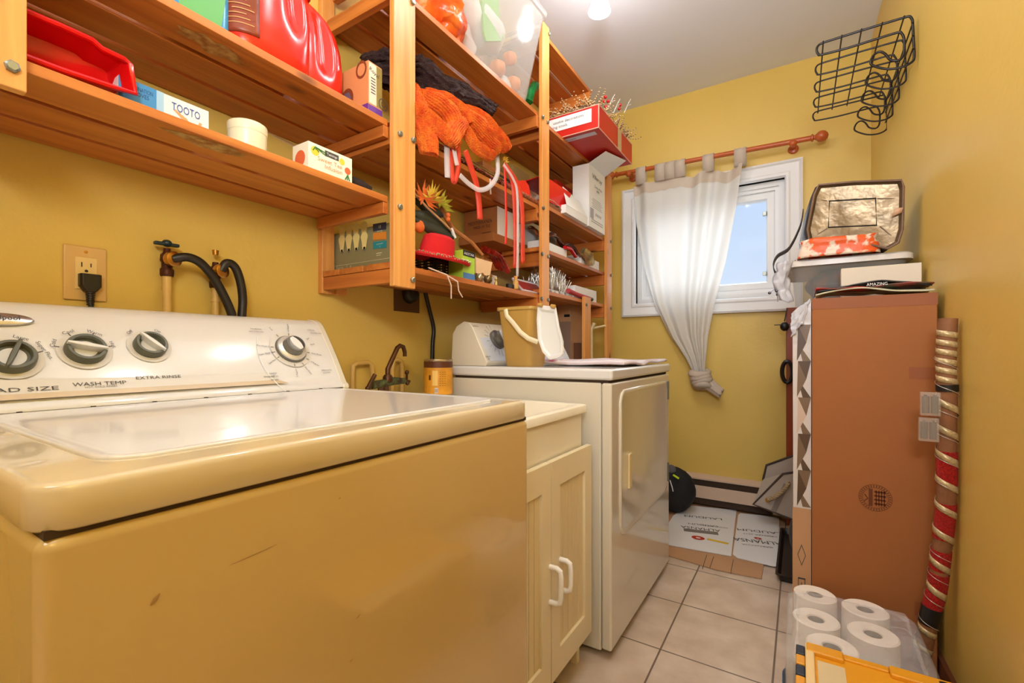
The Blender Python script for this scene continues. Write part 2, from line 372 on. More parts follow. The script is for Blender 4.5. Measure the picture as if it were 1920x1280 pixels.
# raised lid with a shallow dished middle
lx0, lx1, ly0, ly1 = -1.045, -.527, .155, .79
def rr(x0, x1, y0, y1, r, z, n=6):
    P = []
    for cx_, cy_, a in ((x1 - r, y1 - r, 0), (x0 + r, y1 - r, 1), (x0 + r, y0 + r, 2), (x1 - r, y0 + r, 3)):
        for i in range(n + 1):
            an = (a + i / n) * PI / 2; P.append((cx_ + r * math.cos(an), cy_ + r * math.sin(an), z))
    return P
def loft(b, rings, cap0=True, cap1=True):
    n = len(rings[0]); vs = [p for r in rings for p in r]; fs = []
    for i in range(len(rings) - 1):
        for j in range(n): fs.append((i * n + j, i * n + (j + 1) % n, (i + 1) * n + (j + 1) % n, (i + 1) * n + j))
    if cap0: fs.append(list(range(n))[::-1])
    if cap1: fs.append(list(range((len(rings) - 1) * n, len(rings) * n)))
    return b.add(vs, fs)
def inset(x0, x1, y0, y1, r, d, z): return rr(x0 + d, x1 - d, y0 + d, y1 - d, max(.004, r - d), z)
a_ = (lx0, lx1, ly0, ly1, .04)
b = loft(MB(), [inset(*a_, 0, WT), inset(*a_, .0, WT + .002), inset(*a_, .0015, WT + .0035), inset(*a_, .006, WT + .004), inset(*a_, .011, WT + .0025), inset(*a_, .018, WT + .002)])
t.part('lid', b, M_enam, ang=60)
b = MB().box(-1.052, -1.046, .13, .81, WT, WT + .003)
for i in range(7): b.box(-1.056, -1.044, .2 + i * .09, .206 + i * .09, WT, WT + .005)
t.part('lid_hinge_gap', b, M_gap, smooth=False)
_a = (-1.2, WF + .002, WY0, WY1, .03)
t.part('top_panel', loft(MB(), [inset(*_a, .003, .8345), inset(*_a, 0, .837), inset(*_a, 0, .865), inset(*_a, .0012, .869), inset(*_a, .0035, .8713), inset(*_a, .007, WT)]), mat('top_wall_reflection_tint', (222, 206, 174), .14, coat=.6), ang=60)  # top colour also carries some of the yellow wall's reflection
# console
CP = [(-1.235, .865), (-1.056, .868), (-1.050, .876), (-1.053, .886), (-1.062, .891)]
for i in range(1, 9):
    k = i / 8; CP.append((-1.062 - .098 * k + .004 * math.sin(k * PI), .891 + .152 * k))
CP += [(-1.170, 1.052), (-1.185, 1.059), (-1.205, 1.062), (-1.235, 1.055)]
b = MB().prism([(x, WY0 + .018, z) for x, z in CP], (0, WY1 - WY0 - .036, 0)); con = t.part('control_console', b, M_enam, ang=50)
def grow(P, d): 
    cx_ = sum(p[0] for p in P) / len(P); cz_ = sum(p[1] for p in P) / len(P)
    return [(cx_ + (x - cx_) * (1 + d), cz_ + (z - cz_) * (1 + d)) for x, z in P]
CPg = [(x, max(z, .868)) for x, z in grow(CP, .03)]
for ya, yb in ((WY1 - .018, WY1 + .002), (WY0 - .002, WY0 + .018)):
    t.part('console_end_cap', MB().prism([(x, ya, z) for x, z in CPg], (0, yb - ya, 0)), M_enam2, bevel=.004, ang=50)
n_ = V((0, 1, 0)); up_ = (V((-1.160, 0, 1.043)) - V((-1.062, 0, .891)))
CF = Face((-1.060, WY0, .891), (0, 1, 0), up_)
CF = Face(CF.o + CF.n * 0.0035, (0, 1, 0), up_)
M_band = mat('console_band', (206, 184, 150), 0.3); M_pan = mat('console_panel_grey', (214, 208, 198), 0.3)
b = MB(); L = WY1 - WY0
B1 = CF.hit(188, 730)[1]; B2 = CF.hit(188, 707)[1]
b.poly(CF, [(.02, .003), (.565, .003), (.54, B1), (.02, B1)], .0002); t.part('lower_band', b, M_band, con, smooth=False)
b = MB(); b.poly(CF, [(.02, B1), (.54, B1), (.527, B1 + (B2 - B1) * .7), (.02, B2 + .003)], .0002); t.part('label_band', b, M_pan, con, smooth=False)
b = MB(); b.ring(CF, .665, .075, .148, .1505, .0006, 30, 1.0, PI * .86, PI * 1.22); t.part('accent_arc', b, M_white, con, smooth=False)
def dial(px, py, rad, kind, ang):
    a, bb = CF.hit(px, py); c = CF.pt(a, bb)
    t.part('dial_halo', MB().disc(CF, a, bb, rad * 1.32, h=.0003), M_pan, con, smooth=False)
    if kind == 'timer':
        k = t.part('timer_dial', MB().lathe([(rad, 0), (rad * 1.0, .004), (rad * .96, .006), (rad * .94, .006)], c, 32, CF.n), mat('dial_grey', (110, 108, 104), 0.3, .3), con)
        t.part('dial_skirt', MB().lathe([(rad * .93, .004), (rad * .9, .010), (rad * .74, .013), (0, .013)], c, 32, CF.n), mat('knob_silver', (226, 224, 218), 0.2, .4), k)
        rg = mat('dial_rim', (120, 116, 108), 0.25, .5)
        t.part('knob_body', MB().lathe([(rad * .68, .012), (rad * .62, .024), (rad * .58, .030), (rad * .52, .030), (rad * .48, .022), (0, .021)], c, 32, CF.n), rg, k)
    else:
        k = t.part('control_knob', MB().lathe([(rad, 0), (rad * .98, .012), (rad * .9, .016), (rad * .76, .016), (rad * .70, .006), (0, .005)], c, 32, CF.n), mat('knob_olive_grey', (92, 92, 74), 0.32), con)
        t.part('knob_well', MB().disc(CF, a, bb, rad * .71, h=.0058), M_enam, k, smooth=False)
    # grip bar across the knob
    ca, sa = math.cos(ang), math.sin(ang); g = MB(); w_ = rad * (.20 if kind == 'timer' else .13); q = []
    for i in range(13):
        x = -1 + i / 6; hw = w_ * (1 - .55 * x * x) * (1.35 if kind == 'timer' else 1.0); q.append((x * rad * (.5 if kind == 'timer' else .95), hw))
    ol = [(x, y) for x, y in q] + [(x, -y) for x, y in q[::-1]]
    lo = [CF.pt(a + x * ca - y * sa, bb + x * sa + y * ca, .004) for x, y in ol]
    t.part('knob_grip', g.prism(lo, CF.n * (.029 if kind == 'timer' else .0185)), M_enam if kind != 'large' else mat('knob_olive_grey', (92, 92, 74)), k, bevel=.002)
    return a, bb
A1 = dial(22, 672, .030, 'large', math.radians(68)); A2 = dial(160, 657, .030, 'small', math.radians(-14)); A3 = dial(281, 649, .0285, 'small', math.radians(-50)); A4 = dial(545, 655, .040, 'timer', math.radians(-62))
b = MB(); TX = [(30, 731, .0105, 'LOAD SIZE', .1), (188, 719, .0105, 'WASH TEMP', .075), (190, 725, .005, 'HOT, COLD RINSES', .045), (298, 707, .0095, 'EXTRA RINSE', .075), (480, 617, .006, 'NORMAL', .028), (480, 622, .0045, 'WITH 30 MIN SOAK', .036),
      (583, 619, .006, 'CASUAL', .022), (592, 625, .005, 'PERMANENT PRESS', .034), (612, 694, .006, 'DELICATE', .03), (612, 699, .0045, 'AND KNITS', .022), (512, 700, .006, 'HAND', .018), (508, 706, .006, 'WASHABLES', .036), (515, 712, .005, 'SOAK ONLY', .02)]
for px, py, sz, s_, wd in TX:
    a, bb = CF.hit(px, py); t.part('printed_label', MB().text(CF, a, bb, sz, s_, .0012, wide=wd), M_ink, con, smooth=False)
def around(A, rad, items, sz, radial=False):
    for deg, s_ in items:
        b = MB()
        an = math.radians(deg); x = A[0] + rad * math.cos(an); y = A[1] + rad * math.sin(an)
        b.text(CF, x, y, sz, s_, .0012, rot=(an if radial and abs(deg) < 90 else an + PI) if radial else an - PI / 2)
        t.part('dial_marking', b, M_ink, con, smooth=False)
around(A1, .044, ((70, 'Large'), (22, 'Super Plus')), .009); around(A2, .044, ((160, 'Cold'), (115, 'Cool'), (65, 'Warm'), (18, 'Hot')), .009); around(A3, .043, ((130, 'Off'), (62, 'On')), .009)
around(A4, .070, ((172, 'Pre Wash 6'), (190, 'Super Wash 18'), (210, 'Low Heat'), (118, 'Soak'), (78, '12 Regular'), (-12, 'Extra Rinse'), (-40, '6 Regular'), (-68, 'Easy Press'), (-97, '9 Regular'), (30, 'Spin'), (14, 'Rinse')), .0062, True)
for A, r0, ds in ((A2, .037, (168, 117, 66, 14)), (A1, .036, (72, 20)), (A4, .046, (172, 190, 210, 118, 78, -12, -40, -68, -97))):
    for d in ds:
        an = math.radians(d); F2 = Face(CF.pt(A[0] + r0 * math.cos(an), A[1] + r0 * math.sin(an)), CF.u * math.cos(an) + CF.v * math.sin(an), CF.v * math.cos(an) - CF.u * math.sin(an))
        b.rect(F2, -.002, -.0008, .005, .0008, .001)
t.part('dial_ticks', b, M_ink, con, smooth=False)
a, bb = CF.hit(2, 596); bd = t.part('badge', MB().lathe([(.035, 0), (.033, .003), (.02, .005), (0, .0055)], CF.pt(a - .004, bb - .003, 0), 36, CF.n, CF.u, 1.25, .36), mat('badge_silver', (196, 192, 184), 0.22, .8), con)
t.part('badge_lettering', MB().text(CF, a - .004, bb - .002, .013, 'Whirlpool', .0062, wide=.05), M_ink, bd, smooth=False)
# scuffs and a scratch on the front
FW = Face((WF + .0006, 0, 0), (0, 1, 0), (0, 0, 1)); M_sc = mat('scuff', (170, 134, 84), 0.6)
for (p0, p1, wd) in (((282, 1135), (300, 1112), .0022), ((668, 1160), (676, 1150), .001), ((655, 1242), (662, 1234), .001), ((430, 1060), (520, 1020), .0006), ((635, 935), (639, 932), .001)):
    a0 = FW.hit(*p0); a1 = FW.hit(*p1); b = MB().tube([FW.pt(*a0, .0), FW.pt((a0[0] + a1[0]) / 2, (a0[1] + a1[1]) / 2, .0003), FW.pt(*a1, .0)], lambda q, w_=wd: w_ * math.sin(PI * (.1 + .8 * q)), 6, flat=.2, up=(1, 0, 0)); t.part('scuff_mark', b, M_sc)
# ---------------------------------------------------------------- dryer
DX, DY0, DY1, DT = -.5, 1.384, 2.133, .917
t = Thing('tumble_dryer', 'cream clothes dryer with front door beyond the sink', 'dryer', (-.82, 1.76, 0))
t.part('cabinet_body', MB().box(-1.145, DX - .035, DY0 + .002, DY1 - .002, .02, .872), M_enam2, bevel=.006)
t.part('front_panel', MB().box(DX - .034, DX, DY0, DY1, .028, .872), M_enam2, bevel=.008, seg=3)
t.part('lint_seam', MB().box(-1.13, DX - .012, DY0 + .008, DY1 - .008, .868, .882), M_gap, smooth=False)
t.part('top_panel', MB().box(-1.15, DX + .004, DY0 - .004, DY1 + .004, .88, DT), M_enam, bevel=.01, seg=3)
DF = Face((DX, DY0, 0), (0, 1, 0), (0, 0, 1))
d0 = DF.hit(1158, 755); d1 = DF.hit(1250, 728); d2 = DF.hit(1163, 1023); y0 = .075; y1 = .70; zt = .845; zb = .36
def door_outline(d, h):
    P = [(y0 + d, zt - .03), (y0 + .008 + d, zt - .008), (y0 + .03, zt - d), (y1 - .03, zt - d), (y1 - .008 - d, zt - .008), (y1 - d, zt - .03), (y1 - d, zb + .14), (y1 - .012 - d, zb + .115), (y1 - .05, zb + .092 + d), (y0 + .09, zb + .002 + d), (y0 + .03, zb + d), (y0 + .008 + d, zb + .012), (y0 + d, zb + .04)]
    P = [(y0 + d, zt - .04), (y0 + .012 + d, zt - .012 - d), (y0 + .04, zt - d), (y1 - .04, zt - d), (y1 - .012 - d, zt - .012 - d), (y1 - d, zt - .04), (y1 - d, zb + .05), (y1 - .012 - d, zb + .015 + d), (y1 - .05, zb + d), (y0 + .04, zb + d), (y0 + .012 + d, zb + .012 + d), (y0 + d, zb + .04)]
    return [DF.pt(a, b_, h) for a, b_ in P][::-1]
dr = t.part('door', loft(MB(), [door_outline(0, -.001), door_outline(0, .002), door_outline(.003, .005), door_outline(.010, .006), door_outline(.016, .003)], cap0=False), M_enam2, ang=50)
hf = DF.hit(1178, 882)
t.part('door_handle', MB().fbox(DF, hf[0] - .012, hf[0] + .018, hf[1] - .06, hf[1] + .06, .002, .009), mat('handle_cream', (236, 214, 160), .3), dr, bevel=.003)
for z_ in (.80, .44): t.part('hinge', MB().box(DX - .002, DX + .008, DY0 + .702, DY0 + .716, z_ - .04, z_ + .04), M_steel, dr, bevel=.001)
for ly in (DY0 + .05, DY1 - .05):
    for lx in (DX - .08, -1.08): t.part('leg', MB().lathe([(.018, 0), (.018, .015), (.01, .016), (.01, .03)], (lx, ly, 0), 14), M_steel)
CD = [(-1.148, .917), (-.985, .917), (-.975, .93), (-1.045, 1.065), (-1.06, 1.082), (-1.085, 1.087), (-1.12, 1.07), (-1.14, 1.04)]
dc = t.part('control_console', MB().prism([(x, DY0 + .002, z) for x, z in CD], (0, .72, 0)), M_enam2, ang=40, bevel=.004)
D2 = Face((-.9775, DY0 + .005, .935), (0, 1, 0), (-.07, 0, .13)); ln = .146
t.part('control_panel', MB().rect(D2, .015, -.0, .705, ln - .012, .0015), mat('dryer_panel', (205, 208, 216), .2), dc, smooth=False)
ka = D2.hit(925, 638)
k = t.part('timer_dial', MB().lathe([(.04, 0), (.04, .012), (.032, .016), (.028, .03), (.024, .032), (0, .032)], D2.pt(ka[0] + .02, ka[1], .002), 28, D2.n), mat('dial_rim', (120, 116, 108)), dc)
t.part('knob_grip', MB().fbox(D2, ka[0] + .014, ka[0] + .026, ka[1] - .026, ka[1] + .026, .03, .042), M_enam, k, bevel=.002)
b = MB()
for i in range(9):
    an = math.radians(95 + i * 22); b.tube([D2.pt(ka[0] + .02 + .048 * math.cos(an), ka[1] + .048 * math.sin(an), .0022), D2.pt(ka[0] + .02 + .07 * math.cos(an), ka[1] + .07 * math.sin(an), .0022)], .0005, 4)
t.part('dial_ticks', b, M_ink, dc, smooth=False); b = MB(); a, bb = D2.hit(891, 612); b.text(D2, a, bb, .008, 'AUTOMATIC DRY', .003, wide=.035); t.part('printed_label', b, M_ink, dc, smooth=False); b = MB(); a, bb = D2.hit(914, 669); b.text(D2, a, bb, .008, 'TIMED DRY', .003, wide=.035); b.text(D2, a, bb - .01, .006, 'HEAT', .003, wide=.014)
t.part('printed_label', b, M_ink, dc, smooth=False)
# ---------------------------------------------------------------- laundry sink and its cabinet
SX, SY0, SY1, SZ = -.568, .845, 1.345, .808
t = Thing('sink_cabinet', 'cream sink base cabinet with beadboard doors between the washer and dryer', 'cabinet', (-.87, 1.1, 0))
M_cab = mat('cream_cabinet_paint', (238, 222, 184), 0.35)
b = MB(); b.box(-1.2, SX, SY0 + .004, SY0 + .02, .10, .675); b.box(-1.2, SX, SY1 - .02, SY1 - .004, .10, .675); b.box(-1.2, SX, SY0 + .01, SY1 - .01, .10, .116); b.box(-1.2, -1.19, SY0 + .01, SY1 - .01, .1, .675)
t.part('cabinet_body', b, M_cab, smooth=False)
for y_ in (SY0 + .012, SY1 - .03):
    for x_ in (SX - .04, -1.18): t.part('leg', MB().box(x_, x_ + .022, y_, y_ + .02, 0, .105), M_cab, bevel=.002)
for i, (ya, yb) in enumerate(((.81 + .03, 1.070), (1.074, SY1))):
    z0, z1 = .102, .682; Xd = -.55; b = MB(); s_ = .05
    b.box(SX + .001, Xd, ya, ya + s_, z0, z1); b.box(SX + .001, Xd, yb - s_, yb, z0, z1); b.box(SX + .001, Xd, ya + s_, yb - s_, z1 - .07, z1); b.box(SX + .001, Xd, ya + s_, yb - s_, z0, z0 + .07)
    d_ = t.part('door', b, M_cab, smooth=False)
    nb = 5; b = MB(); wpl = (yb - ya - 2 * s_) / nb
    for k in range(nb): b.box(SX + .001, Xd - .008, ya + s_ + k * wpl + .0012, ya + s_ + (k + 1) * wpl - .0012, z0 + .07, z1 - .07)
    b.box(SX + .001, Xd - .011, ya + s_, yb - s_, z0 + .07, z1 - .07)
    t.part('beadboard_panel', b, mat('cream_beadboard', (232, 212, 166), 0.4), d_, smooth=False)
    FS = Face((Xd, 0, 0), (0, 1, 0), (0, 0, 1)); px_ = (1031, 1050)[i]; py_ = ((1062, 1128), (1048, 1104))[i]
    p0 = FS.hit(px_, py_[0]); p1 = FS.hit(px_, py_[1]); y_ = (ya + yb) / 2 + (-1, 1)[i] * 0; y_ = p0[0]
    b = MB().tube([(Xd - .001, y_, p0[1]), (Xd + .02, y_, p0[1]), (Xd + .03, y_, p0[1] - .006), (Xd + .032, y_, p0[1] - .02), (Xd + .032, y_, p1[1] + .02), (Xd + .03, y_, p1[1] + .006), (Xd + .02, y_, p1[1]), (Xd - .001, y_, p1[1])], .007, 10)
    t.part('handle', b, mat('white_handle_plastic', (248, 244, 238), .25), d_)
t = Thing('laundry_sink', 'cream plastic laundry sink basin between the washer and dryer', 'sink', (-.87, 1.1, .69))
b = MB(); ix0, ix1, iy0, iy1 = -1.06, SX - .022, SY0 + .025, SY1 - .025
O = rr(-1.235, SX + .006, SY0, SY1, .015, SZ); I = rr(ix0, ix1, iy0, iy1, .04, SZ)
def atz(P, z, d=0.0, c=(-.87, 1.1)): return [(x + (d if x < c[0] else -d), y + (d if y < c[1] else -d), z) for x, y, _ in P]
loft(b, [atz(O, .677, .012), atz(O, SZ - .028, .012), atz(O, SZ - .024, .0), atz(O, SZ - .004), atz(O, SZ, .004), atz(I, SZ, -.004), atz(I, SZ - .006, .002), atz(I, .55, .03), atz(I, .51, .07)], cap0=False)
t.part('basin', b, mat('sink_cream', (240, 230, 206), 0.3), ang=45)
# faucet, corroded
t = Thing('faucet', 'tarnished bronze gooseneck faucet with green corrosion at the laundry sink', 'faucet', (-1.14, 1.10, .80))
fx = -1.14
def fp(px, py, X=fx): return onx(px, py, X)
M_verd = mat('verdigris', (96, 106, 60), 0.7, 0.3, var=0.5, vs=60, bump=.5, bs=200, col2=(60, 40, 20))
t.part('spout', MB().tube([fp(727, 712), fp(727, 692), fp(736, 672), fp(745, 652), fp(750, 648), fp(756, 650), fp(759, 660), fp(759, 668)], lambda q: .0085 - .0015 * q, 12), M_bronze)
t.part('faucet_body', MB().tube([fp(697, 722), fp(715, 719), fp(740, 714), fp(758, 714)], lambda q: .013 if q < .8 else .010, 12), M_verd)
t.part('spout_base', MB().lathe([(.016, -.012), (.016, .004), (.011, .012)], fp(727, 709), 16), M_bronze)
t.part('handle', MB().tube([fp(690, 727, fx + .02), fp(703, 702, fx + .02)], .0065, 10).ball(fp(690, 728, fx + .02), .009), M_bronze)
t.part('handle', MB().tube([fp(762, 717), fp(763, 700)], .004, 8).ball(fp(763, 698), .008).ball(fp(764, 718), .008).tube([fp(756, 714), fp(768, 715)], .005, 8), M_bronze)
t.part('mounting_nut', MB().lathe([(.01, 0), (.01, -.05)], fp(714, 722), 6), M_bronze); t.part('mounting_nut', MB().lathe([(.009, 0), (.009, -.05)], fp(724, 722), 6), M_bronze)
# white painted supply pipes behind the faucet
M_pipe = mat('yellow_painted_pipe', (216, 178, 100), 0.4)
g = WX + .02
b = MB().tube([onx(661, 770, g), onx(661, 700, g), onx(662, 686, g), onx(668, 681, g), onx(690, 679, g), onx(697, 684, g), onx(699, 700, g), onx(699, 735, g), onx(699, 770, g)], .0085, 12)
single('supply_pipe', 'yellow painted pipe loop on the wall left of the faucet', 'pipe', b, M_pipe, onx(680, 740, g))
b = MB().tube([onx(754, 790, g), onx(754, 690, g), onx(753, 678, g), onx(746, 674, g), onx(738, 676, g), onx(736, 690, g), onx(736, 790, g)], .0085, 12)
single('supply_pipe', 'yellow painted pipe loop on the wall behind the faucet spout', 'pipe', b, M_pipe, onx(745, 740, g))
# orange can on the sink corner
c = V((-1.13, 1.292, SZ + .001)); rcan = .052
t = Thing('food_can', 'orange label tin can on the corner of the laundry sink', 'can', c)
cn = t.part('can_body', MB().lathe([(rcan, 0), (rcan + .001, .003), (rcan, .006), (rcan, .128), (rcan + .002, .131), (rcan + .001, .134), (rcan - .004, .134), (rcan - .004, .11), (0, .11)], c, 40), mat('tin', (190, 170, 140), .25, .9))
lab = MB().lathe([(rcan + .0006, .008), (rcan + .0006, .104)], c, 40); lab.f = lab.f[:-2]; lab.m = lab.m[:-2]
lb = t.part('paper_label', lab, mat('can_orange', (232, 160, 42), .45, var=.25, vs=30), cn)
lab = MB().lathe([(rcan + .0006, .104), (rcan + .0006, .126)], c, 40); lab.f = lab.f[:-2]; lab.m = lab.m[:-2]
t.part('label_band', lab, mat('can_brown', (92, 46, 22), .45), lb)
tc_ = (CAM - c); tc_.z = 0; tc_.normalize(); fr = V((0, 0, 1)).cross(tc_)
def onc(r_, a, z): an = a / r_; return c + tc_ * (r_ * math.cos(an)) + fr * (r_ * math.sin(an)) + V((0, 0, z))
def cpatch(b, a0, a1, z0, z1, r_=rcan + .0012):
    P = []; 
    for i in range(5):
        a = a0 + (a1 - a0) * i / 4; P += [onc(r_, a, z0), onc(r_, a, z1)]
    return b.add(P, [(2 * i, 2 * i + 2, 2 * i + 3, 2 * i + 1) for i in range(4)])
b = MB(); cpatch(b, -.022, -.002, .04, .094); t.part('nutrition_panel', b, mat('label_cream', (240, 196, 110), .5), lb)
b = MB(); cpatch(b, -.036, -.028, .06, .078); t.part('brown_patch', b, mat('can_brown', (92, 46, 22)), lb)
b = MB(); cpatch(b, -.013, -.001, .014, .032); t.part('barcode_panel', b, M_cardw, lb)
b = MB()
for i in range(7): cpatch(b, -.012 + i * .0016, -.0112 + i * .0016, .016, .03, rcan + .0016)
for r_ in range(7):
    for q in range(3): cpatch(b, .004 + q * .009, .010 + q * .009, .04 + r_ * .008, .0415 + r_ * .008, rcan + .0014)
t.part('label_print', b, mat('can_print', (120, 66, 26), .5), lb)
# bucket with hanging lid on the dryer
c = V((-.865, 1.475, DT)); 
t = Thing('pail', 'tan plastic pail with its white lid hanging open on the dryer', 'pail', c)
def sq(z, hx, hy, r): return [(c.x + x, c.y + y, c.z + z) for x, y, _ in rr(-hx, hx, -hy, hy, r, 0, 4)]
M_tan = mat('tan_plastic', (194, 154, 78), 0.4)
b = loft(MB(), [sq(0.0, .050, .055, .015), sq(.006, .054, .06, .018), sq(.20, .072, .08, .02), sq(.204, .079, .086, .02), sq(.214, .079, .086, .02), sq(.214, .072, .08, .02), sq(.012, .05, .056, .015)])
t.part('pail_body', b, M_tan)
ya = c.y - .088; X_ = c.x
b = MB().tube([ony(948, 580, ya), ony(950, 592, ya - .004), ony(962, 605, ya - .006), ony(975, 622, ya - .006), ony(990, 634, ya - .006), ony(1008, 641, ya - .002)], .0085, 10, flat=.5, up=(0, 1, 0))
t.part('handle', b, mat('pale_plastic', (240, 226, 190), .35))
# lid
q = [ony(px, py, ya + .02) for px, py in ((1008, 571), (1040, 575), (1046, 610), (1054, 640), (1054, 664), (1046, 671), (1030, 674), (1017, 660), (1008, 635), (1006, 600))]
q = [V((p.x, p.y + .0, p.z)) for p in q]; cen = sum(q, V()) / len(q); dn = V((.35, -1, 0)).normalized()
r0 = [tuple(p + V((0, .012, 0))) for p in q]; r1 = [tuple(p) for p in q]; r2 = [tuple(cen + (p - cen) * .86) for p in q]; r3 = [tuple(cen + (p - cen) * .78 + V((0, .008, 0))) for p in q]
ld = t.part('lid', loft(MB(), [r0, r1, r2, r3]), mat('white_plastic', (242, 242, 240), .3), bevel=.001)
for px in (1013, 1037): t.part('lid_hinge', MB().tube([ony(px - 4, 571 + (px - 1013) * .1, ya + .012), ony(px + 4, 572 + (px - 1013) * .1, ya + .012)], .006, 10), M_tan, ld)
# quilted mat and plastic on the dryer top
t = Thing('ironing_mat', 'white quilted mat with pink print on the dryer top', 'mat', (-.72, 1.85, DT))
def mt(u, v_): 
    x = -.93 + .41 * u + .01 * math.sin(v_ * 7); y = 1.56 + .565 * v_; z = DT + .014 + .003 * math.sin(u * 9 + v_ * 5) + .004 * math.sin(v_ * 13); return (x, y, z)
mq = mat('quilt_white', (232, 222, 226), .8, var=1, vs=7, col2=(196, 84, 130), bump=.3, bs=60); 
mqr = [n for n in mq.node_tree.nodes if n.type == 'VALTORGB'][0]; mqr.color_ramp.elements[0].position = .33; mqr.color_ramp.elements[1].position = .40
t.part('mat_top', MB().grid(mt, 14, 18), mq, solid=.008)
t.part('binding', MB().tube([V(mt(0, k / 12)) - V((0, 0, .003)) for k in range(13)] + [V(mt(k / 8, 1)) - V((0, 0, .003)) for k in range(1, 9)] + [V(mt(1, 1 - k / 12)) - V((0, 0, .003)) for k in range(1, 13)] + [V(mt(1 - k / 8, 0)) - V((0, 0, .003)) for k in range(1, 8)], .007, 8, closed=True, flat=.7), mat('quilt_binding', (206, 190, 190), .8))
b = MB().ball((-.80, 1.60, DT + .045), .03, 14, (1, 1.8, .9)).noise(.01, 40); single('plastic_roll', 'rolled clear plastic behind the pail on the dryer', 'plastic roll', b, film('crinkled_film', clear=.4), (-.80, 1.60, DT + .018))
# ---------------------------------------------------------------- shelving on the left wall
XF = -.96; PT = .018                                  # front face of the posts, their thickness
t = Thing('storage_shelving', 'orange pine slatted shelving fixed along the left wall above the appliances', 'shelving', (-1.14, 1.3, 1.15))
def bolt(par, y, z, x=XF): t.part('bolt', MB().lathe([(.0085, -.001), (.0085, .006), (.006, .008), (0, .008)], (x, y, z), 6, (1, 0, 0)), M_steel, par)
def post(y0, y1, z0, z1, x=XF, bolts=()):
    p = t.part('front_post', MB().box(x - PT, x, y0, y1, z0, z1), PZ, bevel=.002)
    for (yy, zz) in bolts: bolt(p, yy, zz, x)
    return p
def hitx(px, py, x=XF): p = onx(px, py, x); return (p.y, p.z)
post(.912, .997, 1.156, 2.5, bolts=[hitx(773, 5), hitx(749, 251), hitx(774, 263), hitx(749, 388), hitx(773, 525)])
post(1.785, 1.851, 1.168, 2.43, bolts=[hitx(1029, 64), hitx(1017, 220), hitx(1026, 229), hitx(1018, 390), hitx(1016, 476), hitx(1027, 481), hitx(1015, 560), hitx(1027, 562)])
post(2.585, 2.664, 0.0, 2.02, bolts=[hitx(1145, 453), hitx(1145, 516), hitx(1145, 578)])
post(.105, .194, 1.351, 2.3, bolts=[hitx(22, 126)])
post(2.258, 2.339, 0.0, 1.262, bolts=[hitx(1099, 571)])
for (ya, yb, za, zb) in ((.912, .958, 1.156, 2.5), (1.785, 1.851, 1.168, 2.43), (2.585, 2.664, 0, 2.02), (.105, .194, 1.351, 2.3)):
    t.part('rear_post', MB().box(WX, WX + PT + .004, ya, yb, za, zb), PZ, bevel=.002)
XB = XF - PT
t.part('rear_block', MB().box(WX, WX + .03, .958, 1.0, 1.156, 1.215), PZ, bevel=.002)
SLW = .095; GAP = (XB - .003 - WX - .004 - 3 * SLW) / 2
def shelf(y0, y1, z, n=3, xf=XB - .003, name='slatted_shelf'):
    b = MB()
    for i in range(n):
        x1 = xf - i * (SLW + GAP); b.box(x1 - SLW, x1, y0, y1, z - .018, z)
    return t.part(name, b, PY, bevel=.0015)
def cross(y, z, h=.06, w_=.02, x0=WX + .022, x1=XB, bolts=True):
    return t.part('cross_rail', MB().box(x0, x1, y, y + w_, z - h, z), PX, bevel=.0015)
ZL1, ZL2, ZM1, ZM2, ZM3 = 1.408, 1.622, 1.225, 1.617, 2.028
ZR = (1.249, 1.439, 1.642, 2.015, 2.415)
shelf(-.25, .909, ZL1); shelf(-.25, .909, ZL2)
shelf(.914, 1.79, ZM1); shelf(.93, 1.79, ZM2); shelf(.93, 1.79, ZM3)
for z in ZR[:4]: shelf(1.80, 2.60, z)
shelf(1.80, 2.40, ZR[4])
for z in (ZL1, ZL2): cross(.893, z - .019, .032, .018, x1=-.981); cross(.14, z - .019, .044)
for z in (ZM1, ZM2, ZM3): cross(.916, z - .019, .04, .02); cross(1.765, z - .019, .05)
for z in ZR[:4]: cross(1.83, z - .019); cross(2.57, z - .019)
cross(1.83, ZR[4] - .019); cross(2.36, ZR[4] - .019)
cross(.913, 2.26); cross(.95, 2.16)
# weathered bare patches on the underside and edge
bp_ = mat('bare_wood_patch', (196, 160, 92), .7, var=.5, vs=60, col2=(150, 96, 40))
for (px, py, Xs, z, sx_, sy_) in ((395, 85, -1.03, ZL2, .022, .075), (385, 268, -1.03, ZL1, .022, .07)):
    p = onz(px, py, z - .0186); b = MB(); n_p = 22
    b.add([(min(XB - .006, p.x + sx_ * (1 + .5 * R.uniform(-1, 1)) * math.cos(2 * PI * i / n_p)), p.y + sy_ * (1 + .4 * R.uniform(-1, 1)) * math.sin(2 * PI * i / n_p), z - .0187) for i in range(n_p)], [list(range(n_p))])
    t.part('bare_wood_patch', b, bp_, smooth=False)

